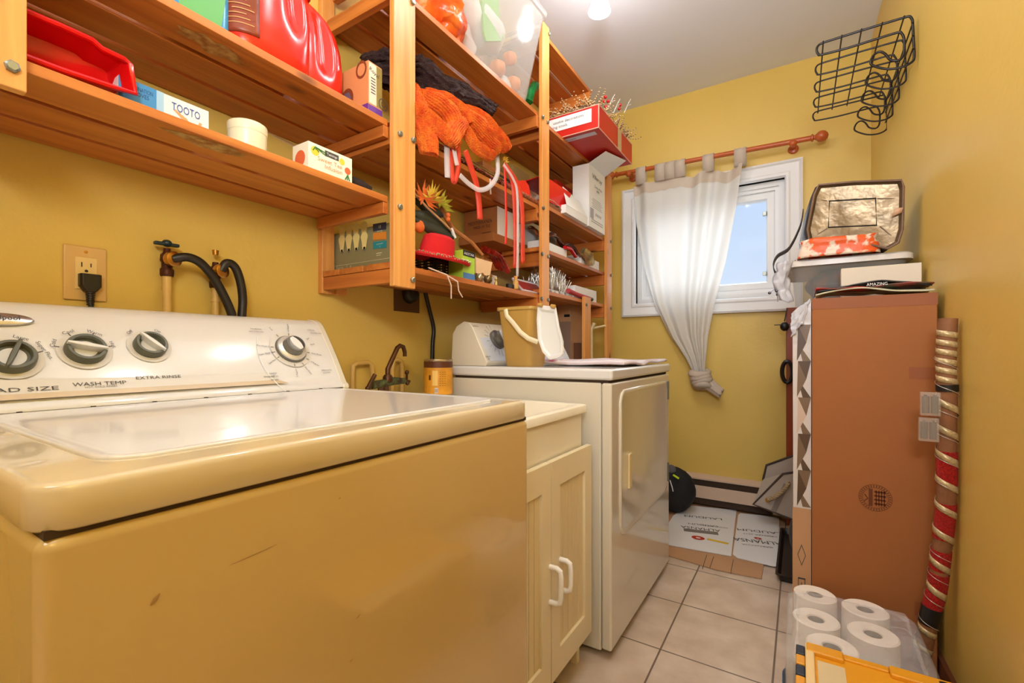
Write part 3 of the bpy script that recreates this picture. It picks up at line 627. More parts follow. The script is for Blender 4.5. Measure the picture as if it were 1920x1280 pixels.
# ---------- helper for simple printed cartons
def carton(name, label, cat, x0, x1, y0, y1, z0, z1, m, rot=0.0, group=None, open_top=False, bevel=.0012, tilt=0.0):
    c = V(((x0 + x1) / 2, (y0 + y1) / 2, z0)); T = Thing(name, label, cat, c, group)
    hx, hy, h = (x1 - x0) / 2, (y1 - y0) / 2, z1 - z0
    b = MB()
    if open_top:
        k = .003
        b.box(c.x - hx, c.x + hx, c.y - hy, c.y + hy, z0, z0 + k)
        b.box(c.x - hx, c.x - hx + k, c.y - hy, c.y + hy, z0 + k, z1); b.box(c.x + hx - k, c.x + hx, c.y - hy, c.y + hy, z0 + k, z1)
        b.box(c.x - hx + k, c.x + hx - k, c.y - hy, c.y - hy + k, z0 + k, z1); b.box(c.x - hx + k, c.x + hx - k, c.y + hy - k, c.y + hy, z0 + k, z1)
        T.body = T.part('carton_body', b, m, smooth=False)
    else:
        b.box(c.x - hx, c.x + hx, c.y - hy, c.y + hy, z0, z1); T.body = T.part('carton_body', b, m, bevel=bevel)
    T.o.rotation_euler = (tilt, 0, rot)
    # faces in unrotated coordinates: front (+x), near (-y)
    T.fx = Face((x1, y0, z0), (0, 1, 0), (0, 0, 1)); T.fy = Face((x0, y0, z0), (1, 0, 0), (0, 0, 1)); T.w, T.d, T.h = y1 - y0, x1 - x0, h
    return T

# ---------- lower left shelf
z = ZL1 + .0005
# red dust tray standing on its side
M_rd = mat('red_glossy_plastic', (214, 14, 18), 0.18)
t2 = Thing('plastic_tray', 'glossy red plastic tray lying at the left end of the lower shelf', 'tray', (-1.1, .25, z))
ol = [(40, 28), (80, 36), (110, 48), (150, 66), (172, 76), (190, 92), (232, 112), (243, 122), (252, 176), (205, 162), (120, 134), (40, 106)]
Xt = -1.02; pf = []
for px, py in ol: 
    p = onx(px, py, Xt); pf.append(V((Xt, max(.19, p.y) if px < 60 else p.y, max(z + .0, p.z))))
pf[0].y = .06; pf[-1].y = .05; pf[0].z = 1.50; 
cen = sum(pf, V()) / len(pf)
ring = lambda k, dx: [cen + (p - cen) * k + V((dx, 0, 0)) for p in pf]
fix = lambda P: [V((p.x, p.y, max(z, p.z))) for p in P]
b = loft(MB(), [fix(ring(1.0, 0)), fix(ring(.97, .005)), fix(ring(.9, -.012)), fix(ring(.84, -.06)), fix(ring(.3, -.065))], cap0=False)
t2.part('tray_shell', b, M_rd, solid=.003, ang=50)
t2.part('rolled_rim', MB().tube([V((p.x + .002, p.y, max(z + .006, p.z))) for p in pf], .005, 8, closed=True), M_rd)
# glove box
g = carton('glove_box', 'blue and white box of disposable gloves on the lower shelf beside the red tray', 'box', -1.12, -1.04, .325, .475, z, z + .062, M_cardw)
b = MB().rect(g.fx, 0, 0, .058, g.h); g.part('blue_end', b, mat('glove_blue', (60, 140, 200), .4), g.body, smooth=False)
b = MB().rect(g.fx, .058, 0, .07, g.h).rect(g.fx, 0, 0, .0, .0); g.part('pale_blue_band', b, mat('glove_paleblue', (160, 200, 228), .4), g.body, smooth=False)
b = MB().text(g.fx, .108, .044, .022, 'TOOTO', .001, wide=.05); g.part('box_lettering', b, mat('glove_ink', (44, 84, 160), .5), g.body, smooth=False)
b = MB().text(g.fx, .032, .050, .011, 'EXAMINATION', .001, wide=.04).text(g.fx, .032, .040, .011, 'GLOVES', .001, wide=.028); g.part('box_lettering', b, mat('glove_ink2', (24, 60, 110), .5), g.body, smooth=False)
b = MB()
for k in range(4): b.tube([g.fx.pt(.112 + k * .004, .014, .001), g.fx.pt(.098 + k * .004, .030 - k * .002, .001), g.fx.pt(.088 + k * .006, .038 - k * .003, .001)], .0022, 6, flat=.25, up=(1, 0, 0))
b.tube([g.fx.pt(.118, .010, .001), g.fx.pt(.130, .018, .001), g.fx.pt(.134, .030, .001)], .003, 6, flat=.25, up=(1, 0, 0)); g.part('printed_hand', b, mat('hand_print', (214, 160, 104), .6), g.body)
# white round tub
p = onx(450, 268, -1.08); c = V((-1.08, .575, z))
t2 = Thing('round_tub', 'white round plastic tub standing alone on the lower shelf', 'tub', c)
t2.part('tub_body', MB().lathe([(.038, 0), (.040, .003), (.040, .082), (.036, .085), (.030, .086), (0, .085)], c, 36), mat('ivory_plastic', (246, 240, 206), .35))
t2.part('lid_rim', MB().lathe([(.0405, .062), (.0412, .064), (.0412, .080), (.0405, .082)], c, 36), mat('ivory_plastic', (246, 240, 206)))
# tea carton with its lid open
pa, pb = onx(577, 300, -.995), onx(656, 330, -.995)
g = carton('tea_carton', 'small floral print carton with an open brown flap on the lower shelf', 'box', -1.055, -.993, pa.y, pb.y + .005, z, z + .066, mat('floral_white', (244, 238, 214), .5), open_top=True)
b = MB().rect(g.fx, .045, .046, .085, .06); g.part('name_plate', b, M_ink, g.body, smooth=False)
b = MB().text(g.fx, .065, .053, .009, 'Twinings', .0012, wide=.03); g.part('plate_lettering', b, M_cardw, g.body, smooth=False)
b = MB().text(g.fx, .06, .034, .015, 'Sweet Tea', .001, wide=.07).text(g.fx, .07, .02, .015, 'Infusion', .001, wide=.05); g.part('box_lettering', b, mat('peach_ink', (232, 150, 100), .5), g.body, smooth=False)
b = MB()
for (a, bb, r_) in ((.018, .048, .011), (.095, .048, .008)): g.part('printed_lemon', MB().disc(g.fx, a, bb, r_), mat('lemon_print', (226, 206, 60), .5), g.body, smooth=False)
b = MB().disc(g.fx, g.w - .014, .03, .009).disc(g.fy, .03, .03, .02); g.part('printed_peach', b, mat('peach_print', (226, 104, 60), .5), g.body, smooth=False)
b = MB()
for k in range(6): b.tube([g.fx.pt(.018, .058, .001), g.fx.pt(.012 + k * .008, .048 + .004 * (k % 2), .001)], .0012, 5)
for k in range(3): b.tube([g.fx.pt(g.w - .014, .02, .001), g.fx.pt(g.w - .022 + k * .007, .006, .001)], .0014, 5)
g.part('printed_leaves', b, mat('leaf_print', (60, 120, 50), .5), g.body)
zt_ = z + .066
fl = MB().add([(-1.055, pa.y, zt_), (-1.055, pb.y, zt_), (-1.12, pb.y - .03, zt_ + .035), (-1.125, pa.y - .06, zt_ + .048)], [(0, 1, 2, 3)])
g.part('open_flap', fl, mat('grey_brown_card', (150, 118, 78), .8), g.body, solid=.0015, smooth=False, label='open brown flap')
# dark quilted pouch
b = MB(); b.tube([(-1.06, .795, z + .022), (-1.045, .83, z + .030), (-1.035, .86, z + .024), (-1.03, .885, z + .016)], lambda q: .020 - .006 * q, 12).noise(.004, 40)
single('cloth_pouch', 'dark brown cloth pouch at the right end of the lower shelf', 'pouch', b, mat('dark_cloth', (42, 28, 22), .9, bump=.4, bs=120), (-1.04, .84, z))
# ---------- upper left shelf
z = ZL2 + .0005
def jug(cx_, cy_, hy_, hx_, hh, name, label, gx=.3, lab=False):
    T = Thing(name, label, 'jug', (cx_, cy_, z)); n = 56
    PR = ((0, .72, 0), (.015, .9, 0), (.08, .97, 0), (.25, 1.0, 0), (.45, 1.0, 0), (.62, .96, -.02), (.76, .86, -.07), (.87, .70, -.16), (.95, .48, -.30), (.985, .34, -.40), (1.0, .27, -.42), (1.06, .25, -.42))
    def pt(an, k, off=0.0):
        for i in range(len(PR) - 1):
            if PR[i][0] <= k <= PR[i + 1][0]: u = (k - PR[i][0]) / (PR[i + 1][0] - PR[i][0]); w_ = PR[i][1] * (1 - u) + PR[i + 1][1] * u; s_ = PR[i][2] * (1 - u) + PR[i + 1][2] * u; break
        e = .75; y = math.copysign(abs(math.cos(an)) ** e, math.cos(an)); x = math.copysign(abs(math.sin(an)) ** e, math.sin(an))
        g = math.exp(-((y - gx) / .20) ** 2) * (1 / (1 + math.exp(-(k - .36) * 26))) * (1 / (1 + math.exp((k - .86) * 20))); x *= 1 - .42 * g
        return (cx_ + x * (hx_ * w_ + off), cy_ + s_ * hy_ + y * (hy_ * w_ + off), z + k * hh)
    ks = [0, .006, .015, .04, .08] + [.12 + .03 * i for i in range(30)] + [1.0, 1.03, 1.06]; ks = [k for k in ks if k <= 1.06]
    ks = sorted(set(round(k, 3) for k in ks))
    T.body = T.part('jug_body', loft(MB(), [[pt(2 * PI * j / n, k) for j in range(n)] for k in ks]), mat('red_jug_plastic', (222, 36, 18), 0.22), ang=80)
    c_ = pt(0, 1.05)[1] * .5 + pt(PI, 1.05)[1] * .5
    T.part('jug_cap', MB().lathe([(hy_ * .3, 0), (hy_ * .33, .004), (hy_ * .3, .04), (0, .044)], (cx_, c_, z + 1.03 * hh), 24), mat('red_jug_cap', (180, 24, 16), .3))
    if lab:
        a0, a1 = PI * .62, PI * 1.05
        b = MB().grid(lambda u, v_: pt(a0 + (a1 - a0) * u, .10 + .68 * v_, .0012 + .0008 * math.sin(v_ * 20)), 14, 24); L = T.part('jug_label', b, mat('label_brown', (140, 56, 26), .4, var=.3, vs=14), T.body, solid=.0006)
        b = MB()
        for r_ in range(16):
            k = .16 + r_ * .033; s0 = a0 + .12 + .1 * (r_ % 3); s1 = a1 - .25 - .12 * (r_ % 4)
            b.add([pt(s0 + (s1 - s0) * i / 8, k + dk, .0028) for i in range(9) for dk in (0, .006)], [(2 * i, 2 * i + 2, 2 * i + 3, 2 * i + 1) for i in range(8)])
        T.part('label_print', b, mat('label_tan', (206, 150, 90), .5), L, smooth=False)
    return T
j2 = jug(-1.12, .766, .082, .055, .275, 'detergent_jug', 'smaller red detergent jug nearest the tan picture box on the upper shelf', .1)
j1 = jug(-1.050, .602, .098, .058, .30, 'detergent_jug', 'large red detergent jug with a brown label on the upper shelf', .45, True)
# blue and green bottle
c = V((-1.06, .462, z)); t2 = Thing('spray_bottle', 'blue plastic bottle with a green label on the upper shelf left of the red jugs', 'bottle', c)
b = loft(MB(), [[(c.x + x, c.y + y, c.z + h_) for x, y, _ in rr(-a, a, -d, d, r_, 0, 5)] for h_, a, d, r_ in ((0, .034, .048, .02), (.004, .038, .052, .022), (.14, .040, .054, .024), (.18, .03, .04, .02), (.20, .013, .013, .01), (.23, .013, .013, .01))])
bb_ = t2.part('bottle_body', b, mat('blue_bottle', (70, 160, 214), .25)); fr_ = Face((c.x + .0405, c.y - .05, z), (0, 1, 0), (0, 0, 1))
t2.part('bottle_label', MB().poly(fr_, [(.0, .01), (.075, .01), (.09, .12), (.0, .12)], .0006), mat('green_label', (92, 168, 90), .4), bb_, smooth=False)
t2.part('spray_head', MB().box(c.x - .012, c.x + .045, c.y - .012, c.y + .012, z + .23, z + .262), M_white, bevel=.004)
# orange/brown picture box near post
pc = onx(692, 118, -.995); g = carton('picture_box', 'tan box with brown swirls and a purple foot beside the jugs on the upper shelf', 'box', -1.12, -.998, pc.y, .903, z, z + .145, mat('tan_print', (214, 150, 96), .45))
b = MB().rect(g.fy, 0, 0, g.d, .028); b.rect(g.fx, 0, 0, g.w, .026); g.part('purple_foot', b, mat('purple_print', (104, 56, 150), .45), g.body, smooth=False)
b = MB().ring(g.fy, g.d - .028, g.h - .018, .016, .022, .001, k=1.1); b.disc(g.fy, .035, .062, .026, .03); g.part('printed_swirl', b, mat('brown_print', (130, 66, 34), .5), g.body, smooth=False)
b = MB().disc(g.fy, .035, .062, .018, .02, .0012, 6); g.part('printed_star', b, mat('grey_blue_print', (104, 96, 120), .5), g.body, smooth=False)
b = MB().rect(g.fx, .002, .03, .028, g.h - .004); g.part('white_panel', b, M_cream, g.body, smooth=False)
b = MB().rect(g.fx, .028, .03, g.w, g.h - .004); g.part('olive_panel', b, mat('olive_print', (150, 130, 70), .5), g.body, smooth=False)
b = MB().text(g.fx, .02, .12, .016, 'Royal', .0012, rot=-.3).ring(g.fx, .052, .045, .014, .0165, .0012).ring(g.fx, .052, .045, .006, .008, .0012)
for k in range(6): b.rect(g.fx, .008, .06 + k * .008, .024, .0625 + k * .008, .0012)
g.part('box_lettering', b, M_ink, g.body, smooth=False)

# ---------- middle bay, bottom shelf
z = ZM1 + .0005
# bulb carton: its big face looks towards the camera through the end frame
Yb = .963
ca_, cb_ = ony(617, 425, Yb), ony(729, 503, Yb)
zb0 = ony(617, 506, Yb).z; g = carton('bulb_carton', 'grey green carton of light bulbs seen through the end frame of the bottom shelf', 'box', ca_.x, XB - .006, Yb, Yb + .05, z + .001, z + .001 + .128, mat('bulb_grey_green', (138, 134, 96), .45))
fw, fh = g.d, g.h
def U(px, py): a, b_ = g.fy.hit(px, py); return a, b_
b = MB(); b2 = MB(); b3 = MB()
for (px, py) in ((642, 432), (655, 429), (668, 426), (683, 424), (642, 450), (655, 448), (669, 446), (684, 444)):
    a, bb = U(px, py); back = py < 440
    (b3 if back else b).poly(g.fy, [(a + x * .0165, bb + y * .0145) for x, y in [(math.cos(q * PI / 8), math.sin(q * PI / 8)) for q in range(0, 9)] + [(-.75, -.9), (-.45, -2.6), (.45, -2.6), (.75, -.9)]], .0012 if back else .0022)
    if not back: b2.rect(g.fy, a - .0045, bb - .042, a + .0045, bb - .031, .0022)
g.part('printed_bulbs', b3, mat('bulb_print_back', (206, 186, 112), .5), g.body, smooth=False); g.part('printed_bulbs', b, mat('bulb_print', (232, 214, 140), .5), g.body, smooth=False); g.part('printed_caps', b2, mat('bulb_cap_print', (120, 110, 90), .5), g.body, smooth=False)
def quadpx(F_, pts, h=.0014): return MB().poly(F_, [F_.hit(*p) for p in pts], h)
for pts, col, nm in (([(700, 434), (725, 430), (725, 416), (700, 420)], (50, 52, 70), 'navy_label'), ([(700, 450), (725, 448), (725, 434), (700, 437)], (224, 140, 50), 'orange_label'), ([(700, 467), (725, 464), (725, 451), (700, 454)], (30, 140, 150), 'teal_label')):
    g.part(nm, quadpx(g.fy, pts), mat(nm + '_print', col, .5), g.body, smooth=False)
b = MB(); a, bb = U(713, 427); b.text(g.fy, a, bb + .003, .012, '13', .002).text(g.fy, a, bb - .009, .009, 'energy', .002); a, bb = U(713, 459); b.text(g.fy, a, bb + .003, .005, 'EQUIVALENT', .002).text(g.fy, a, bb - .005, .006, '5', .002)
a, bb = U(711, 475); b.rect(g.fy, a - .012, bb, a + .012, bb + .002, .001).rect(g.fy, a - .012, bb - .006, a + .008, bb - .0045, .001).rect(g.fy, .008, .022, fw - .01, .023, .001).rect(g.fy, .04, .008, .041, .022, .001).rect(g.fy, .09, .008, .091, .022, .001)
b.text(g.fy, .022, .017, .007, '60 W', .001).text(g.fy, .06, .014, .006, 'DAYLIGHT', .001).text(g.fy, .108, .014, .01, '8', .001)
g.part('box_lettering', b, mat('pale_print', (224, 220, 190), .5), g.body, smooth=False)
# red felt hat with glitter brim
c = V((-1.045, 1.165, z)); t2 = Thing('felt_hat', 'red felt hat with a glitter trimmed brim tipped on the bottom shelf', 'hat', c)
M_felt = mat('red_felt', (206, 22, 26), .9, bump=.2, bs=200); ax = V((.16, .12, 1)).normalized()
hb = t2.part('brim', MB().lathe([(.07, .068), (.10, .060), (.142, .052), (.150, .058), (.146, .066), (.11, .068), (.07, .076)], c, 40, ax, (0, 1, 0), 1.0, .62), M_felt)
t2.part('crown', MB().lathe([(.072, .065), (.070, .10), (.064, .128), (.045, .138), (0, .136)], c, 36, ax, (0, 1, 0), 1.0, .62), M_felt)
ga = MB(); a_ = ax.orthogonal()
Uv = V((0, 1, 0)); Wv = ax.cross(Uv.normalized())
aa = V((0, 1, 0)).normalized(); bbv = ax.cross(aa)
for i in range(150):
    an = 2 * PI * i / 150 + R.uniform(-.02, .02); p = c + ax * (.064 + R.uniform(-.003, .004)) + aa * .149 * math.cos(an) + bbv * .149 * .62 * math.sin(an); ga.ball(p, R.uniform(.002, .0042), 5)
t2.part('glitter_trim', ga, mat('silver_glitter', (190, 184, 140), .3, .7), hb)
for (s0, s1, s2, s3) in (((817, 500), (838, 515), (846, 535), (846, 560)), ((848, 512), (858, 528), (860, 545), (867, 557))):
    t2.part('chin_cord', MB().tube([onx(s0[0], s0[1], -.955) - V((.03, 0, 0)), onx(*s1, -.95), onx(*s2, -.95), onx(*s3, -.95)], .0022, 6), mat('pale_cord', (220, 190, 170), .8))
# green box
g = carton('medicine_box', 'green and black printed box between the red hat and the small cream carton', 'box', -1.05, -.985, onx(868, 470, -.985).y, onx(890, 470, -.985).y, z, z + .098, mat('lime_print', (170, 206, 60), .45))
b = MB().rect(g.fx, 0, g.h - .02, g.w, g.h); g.part('black_band', b, M_black, g.body, smooth=False)
b = MB().rect(g.fx, 0, 0, g.w, .02); g.part('blue_foot', b, mat('blue_print', (70, 120, 180), .45), g.body, smooth=False)
b = MB().text(g.fx, g.w / 2, g.h - .011, .012, 'AESTAR', .0012, wide=g.w * .85); g.part('box_lettering', b, M_cardw, g.body, smooth=False)
# black woven basket
c = V((-1.11, 1.285, z)); b = MB(); bx0, bx1, by0, by1, bh = -1.16, -1.055, 1.2, 1.3, .10
t2 = Thing('wire_basket', 'black woven basket behind the green box on the bottom shelf', 'basket', ((bx0 + bx1) / 2, (by0 + by1) / 2, z)); b = MB()
for k in range(11):
    zz = z + .004 + k * .0095; b.tube([(bx0, by0, zz), (bx1, by0, zz), (bx1, by1, zz), (bx0, by1, zz)], .003, 6, closed=True)
for k in range(8):
    x = bx0 + (bx1 - bx0) * k / 7; b.tube([(x, by0 - .001, z + .001), (x, by0 - .001, z + bh)], .0022, 5); y = by0 + (by1 - by0) * k / 7; b.tube([(bx1 + .001, y, z + .001), (bx1 + .001, y, z + bh)], .0022, 5)
b.box(bx0, bx1, by0, by1, z, z + .004); t2.part('basket_weave', b, M_black)
t2.part('basket_rim', MB().tube([(bx0, by0, z + bh), (bx1, by0, z + bh), (bx1, by1, z + bh), (bx0, by1, z + bh)], .005, 8, closed=True), M_black)
# small cream carton on ornaments
pa, pb = onx(893, 475, -1.0), onx(924, 475, -1.0); c = V((-1.03, (pa.y + pb.y) / 2, z + .034)); hw = (pb.y - pa.y) / 2
t2 = Thing('takeaway_carton', 'small cream folded carton resting on glass ornaments', 'carton', c); b = MB()
def sqr(k, zz): return [(c.x - .028 * k, c.y - hw * k, zz), (c.x + .028 * k, c.y - hw * k, zz), (c.x + .028 * k, c.y + hw * k, zz), (c.x - .028 * k, c.y + hw * k, zz)]
loft(b, [sqr(.82, c.z), sqr(1.0, c.z + .055)]); t2.part('carton_body', b, mat('peach_card', (238, 200, 156), .6), smooth=False)
t2.part('carton_flap', MB().add(sqr(1.0, c.z + .056)[:2] + [(c.x + .02, c.y - hw * .7, c.z + .064), (c.x - .028, c.y - hw * .7, c.z + .064)], [(0, 1, 2, 3)]), M_card, solid=.001, smooth=False)
def orn(px, py, x, r_, label, m, zz=None):
    p = onx(px, py, x); c = V((x, p.y, z + r_ if zz is None else zz)); T = Thing('glass_ornament', label, 'ornament', c); T.part('ornament_ball', MB().ball(c, r_, 18), m); T.part('ornament_cap', MB().lathe([(.005, 0), (.005, .006), (0, .007)], c + V((r_ * .7, 0, r_ * .6)), 10, (1, 0, 1)), M_brass)
glass = mat('silver_glass', (170, 160, 140), .08, .8)
orn(899, 508, -1.0, .017, 'silver glass ornament under the left side of the cream carton', glass); orn(915, 512, -.995, .0165, 'smoky glass ornament under the right side of the cream carton', mat('smoky_glass', (120, 100, 70), .1, .7))
c = onx(930, 515, -.99); c = V((-.99, c.y, z)); t2 = Thing('small_figurine', 'tiny gold figurine on the edge of the bottom shelf', 'figurine', c); t2.part('figure', MB().lathe([(.006, 0), (.007, .01), (.004, .016), (.0065, .024), (.003, .03), (0, .034)], c, 14), mat('gold_paint', (196, 168, 100), .3, .6))
# red glitter garland heap
b = MB()
for k in range(5):
    P = [onx(905 + k * 5 + 14 * q, 465 + 9 * q * q + k * 2, -1.06 + .012 * k) for q in (0, 1, 2)]; P = [V((p.x, p.y, max(z + .012, p.z))) for p in P]; b.tube(P, .011, 9)
b.noise(.005, 60); single('red_garland', 'crumpled red foil garland hanging behind the cream carton', 'garland', b, mat('red_foil', (180, 40, 20), .25, .5, var=.5, vs=40, bump=.6, bs=60), onx(925, 500, -1.04))
c = V((-.985, onx(967, 530, -.985).y, z)); t2 = Thing('cork_bottle', 'small corked glass vial at the front of the bottom shelf', 'bottle', c)
t2.part('vial', MB().lathe([(.010, 0), (.012, .004), (.012, .03), (.008, .036), (.008, .04), (0, .04)], c, 18), mat('amber_glass', (210, 160, 90), .15)); t2.part('cork', MB().lathe([(.007, .039), (.008, .054), (0, .054)], c, 14), mat('cork', (214, 150, 70), .8))
b = MB().box(-1.0, -.985, onx(952, 540, -.99).y, onx(963, 540, -.99).y, z, z + .018); single('black_clip', 'small black clip on the shelf edge left of the corked vial', 'clip', b, M_black, (-.99, 1.5, z), bevel=.002)
# red framed tray leaning at the post
c0, c1 = onx(968, 510, -1.03), onx(1006, 525, -1.03); t2 = Thing('framed_picture', 'white and red frames leaning at the right end of the bottom shelf', 'frame', (-1.03, (c0.y + c1.y) / 2, z))
b = MB().tube([(-1.0, c0.y, z + .006), (-1.0, c1.y + .05, z + .006), (-1.06, c1.y + .05, z + .062), (-1.06, c0.y + .02, z + .062)], .006, 8, closed=True); t2.part('frame_border', b, mat('silver_frame', (214, 206, 210), .3))
t2.part('frame_panel', MB().add([(-1.0, c0.y, z + .006), (-1.0, c1.y + .05, z + .006), (-1.06, c1.y + .05, z + .062), (-1.06, c0.y + .02, z + .062)], [(0, 1, 2, 3)]), mat('maroon_panel', (150, 40, 36), .4), solid=.002, smooth=False)
g = carton('white_carton', 'white carton standing behind the leaning frame on the bottom shelf', 'box', -1.14, -1.09, 1.50, 1.62, z, z + .066, M_cardw)
# branch, flowers and feather leaves above the hat
t2 = Thing('dried_flower_spray', 'orange and yellow artificial flower spray with dark leaves leaning over the red hat', 'flowers', (-1.10, 1.1, z))
def fl_(px, py, X=-1.05): return onx(px, py, X)
M_lf = mat('dark_green_leaf', (44, 46, 28), .6); M_yl = mat('yellow_petal', (222, 186, 60), .6); M_or = mat('orange_petal', (226, 110, 40), .6)
t2.part('stem', MB().tube([fl_(770, 355), fl_(800, 388), fl_(830, 416), (fl_(846, 432))], .004, 8), mat('cane', (196, 150, 104), .6))
t2.part('stem', MB().tube([fl_(770, 300, -1.2), fl_(850, 430, -1.1), fl_(885, 455, -1.07), fl_(905, 478, -1.05)], lambda q: .011 - .005 * q, 8), mat('cane_brown', (170, 104, 50), .6))
def leaf(b, pts, w_, X):
    P = [fl_(x, y, X) for x, y in pts]; n = len(P); vs = []; 
    for i, p in enumerate(P):
        k = math.sin(PI * (i + .3) / (n - .4)); vs += [p + V((0, 0, w_ * k)), p + V((.004, 0, 0)), p - V((0, 0, w_ * k))]
    return b.add(vs, [(3 * i + j, 3 * i + j + 1, 3 * i + j + 4, 3 * i + j + 3) for i in range(n - 1) for j in (0, 1)])
for pts, w_, X in (([(775, 375), (795, 385), (815, 396), (830, 404)], .028, -1.09), ([(775, 398), (800, 410), (825, 425), (852, 442)], .030, -1.06), ([(775, 408), (800, 425), (830, 438), (850, 446)], .022, -1.045)):
    t2.part('leaf', leaf(MB(), pts, w_, X), M_lf, solid=.0015)
def petals(b, c, n, l, w_, d=V((0, 0, 1)), spread=1.2):
    for i in range(n):
        a = -spread + 2 * spread * i / (n - 1) + R.uniform(-.1, .1); u = V((R.uniform(-.1, .3), math.sin(a), math.cos(a))).normalized(); s_ = V((0, math.cos(a), -math.sin(a)))
        L_ = l * R.uniform(.75, 1.1); b.add([c, c + u * L_ * .5 + s_ * w_, c + u * L_ + V((.012, 0, 0)), c + u * L_ * .5 - s_ * w_], [(0, 1, 2, 3)])
    return b
t2.part('flower_head', petals(MB(), fl_(796, 372), 14, .055, .006, spread=2.4), M_or, solid=.001); t2.part('flower_head', petals(MB(), fl_(812, 376), 12, .06, .007, spread=1.5), M_yl, solid=.001)
t2.part('flower_head', petals(MB(), fl_(828, 384, -1.1), 9, .05, .009, spread=2.0), mat('lime_petal', (206, 206, 70), .6), solid=.001)
t2.part('berry', MB().ball(fl_(840, 403), .009, 12).ball(fl_(840, 411), .009, 12), M_or); t2.part('berry', MB().ball(fl_(786, 424), .022, 14, (.6, 1, 1)), M_or)
t2.part('stem_wrap', MB().tube([fl_(846, 428), fl_(853, 446)], .006, 8), M_cardw)
# stacked cartons reaching in from the next bay
g = carton('long_carton', 'brown printed carton with a white side lying on the flat box behind the hanging ribbons', 'box', -1.28, -1.10, 1.636, 2.2, 1.439 + .036, 1.439 + .036 + .12, M_card)
b = MB().rect(g.fx, .0, .0, g.w, g.h, .0008); g.part('white_side', b, M_cardw, g.body, smooth=False)
b = MB().text(g.fy, .09, .062, .022, 'MEDITERRANEA', .001, wide=.13).text(g.fy, .10, .042, .018, 'MADE OF TILE', .001, wide=.09).rect(g.fy, .10, .012, .15, .015, .001).disc(g.fy, .09, .088, .005, h=.001); g.part('box_lettering', b, mat('brown_ink', (70, 40, 24), .6), g.body, smooth=False)
g = carton('flat_carton', 'flat brown carton beneath the long carton with a white side', 'box', -1.28, -1.095, 1.60, 2.3, 1.4395, 1.4395 + .035, M_card)
b = MB().text(g.fx, .20, .018, .02, 'FRAGILE', .001, wide=.09); g.part('box_lettering', b, mat('brown_ink', (70, 40, 24)), g.body, smooth=False)

# ---------- middle bay, middle shelf: knitwear and ribbons
z = ZM2 + .0005
M_kor = mat('orange_knit', (255, 130, 30), .95, var=.3, vs=40, bump=1.0, bs=260, col2=(240, 90, 20)); M_kbr = mat('brown_knit', (64, 36, 34), .95, var=.4, vs=80, bump=1.0, bs=300)
def kp(px, py, X): return onx(px, py, X)
def folds(paths, r, ribs, fl, amp):
    b = MB()
    for k, P in enumerate(paths):
        pts = [kp(*p) for p in P]; sm = []
        for i in range(len(pts) - 1):
            p0 = pts[max(0, i - 1)]; p1 = pts[i]; p2 = pts[i + 1]; p3 = pts[min(len(pts) - 1, i + 2)]
            for q in range(8):
                u = q / 8; sm.append(.5 * ((2 * p1) + (p2 - p0) * u + (2 * p0 - 5 * p1 + 4 * p2 - p3) * u * u + (3 * p1 - p0 - 3 * p2 + p3) * u ** 3))
        sm.append(pts[-1]); rk = r[k] if isinstance(r, (list, tuple)) else r
        b.tube(sm, lambda q, rk=rk: rk * (.55 + .45 * math.sin(PI * min(1, max(0, q * .9 + .05)))), 48, flat=fl, ribs=ribs, ribamp=amp)
    b.noise(.006, 22); return b.noise(.004, 130)
M_kor2 = M_kor
def scarf(paths, w_, name, label, m, org, th=.011, nr=9, amp=.0022):
    """flat ribbed cloth strips, each with real thickness, laid along curved paths"""
    b = MB()
    for k, (P, tw) in enumerate(paths):
        pts = [kp(*p_) for p_ in P]; sm = []
        for i in range(len(pts) - 1):
            p0 = pts[max(0, i - 1)]; p1 = pts[i]; p2 = pts[i + 1]; p3 = pts[min(len(pts) - 1, i + 2)]
            for q in range(7):
                u = q / 7; sm.append(.5 * ((2 * p1) + (p2 - p0) * u + (2 * p0 - 5 * p1 + 4 * p2 - p3) * u * u + (3 * p1 - p0 - 3 * p2 + p3) * u ** 3))
        sm.append(pts[-1]); N = len(sm); ww = w_[k] if isinstance(w_, (list, tuple)) else w_; M_ = nr * 4; rings = []
        for i, c in enumerate(sm):
            tg = (sm[min(i + 1, N - 1)] - sm[max(i - 1, 0)]).normalized(); out = V((1, -.55, .1)).normalized(); s_ = tg.cross(out).normalized(); nn = s_.cross(tg).normalized()
            a = tw * math.sin(PI * i / (N - 1)); s2 = s_ * math.cos(a) + nn * math.sin(a); n2 = nn * math.cos(a) - s_ * math.sin(a); kk = .55 + .45 * math.sin(PI * (.12 + .76 * i / (N - 1))); r_ = []
            for j in range(M_ + 1):
                v_ = -1 + 2 * j / M_; r_.append(c + s2 * (ww * kk * v_) + n2 * (th * math.sqrt(max(0, 1 - v_ ** 4)) + amp * math.cos(v_ * nr * PI) - ww * .42 * v_ * v_))
            for j in range(M_ + 1):
                v_ = 1 - 2 * j / M_; r_.append(c + s2 * (ww * kk * v_) + n2 * (-th * math.sqrt(max(0, 1 - v_ ** 4)) - ww * .42 * v_ * v_))
            rings.append([tuple(x) for x in r_])
        loft(b, rings)
    b.noise(.005, 26); single(name, label, 'scarf', b, m, org, ang=75)
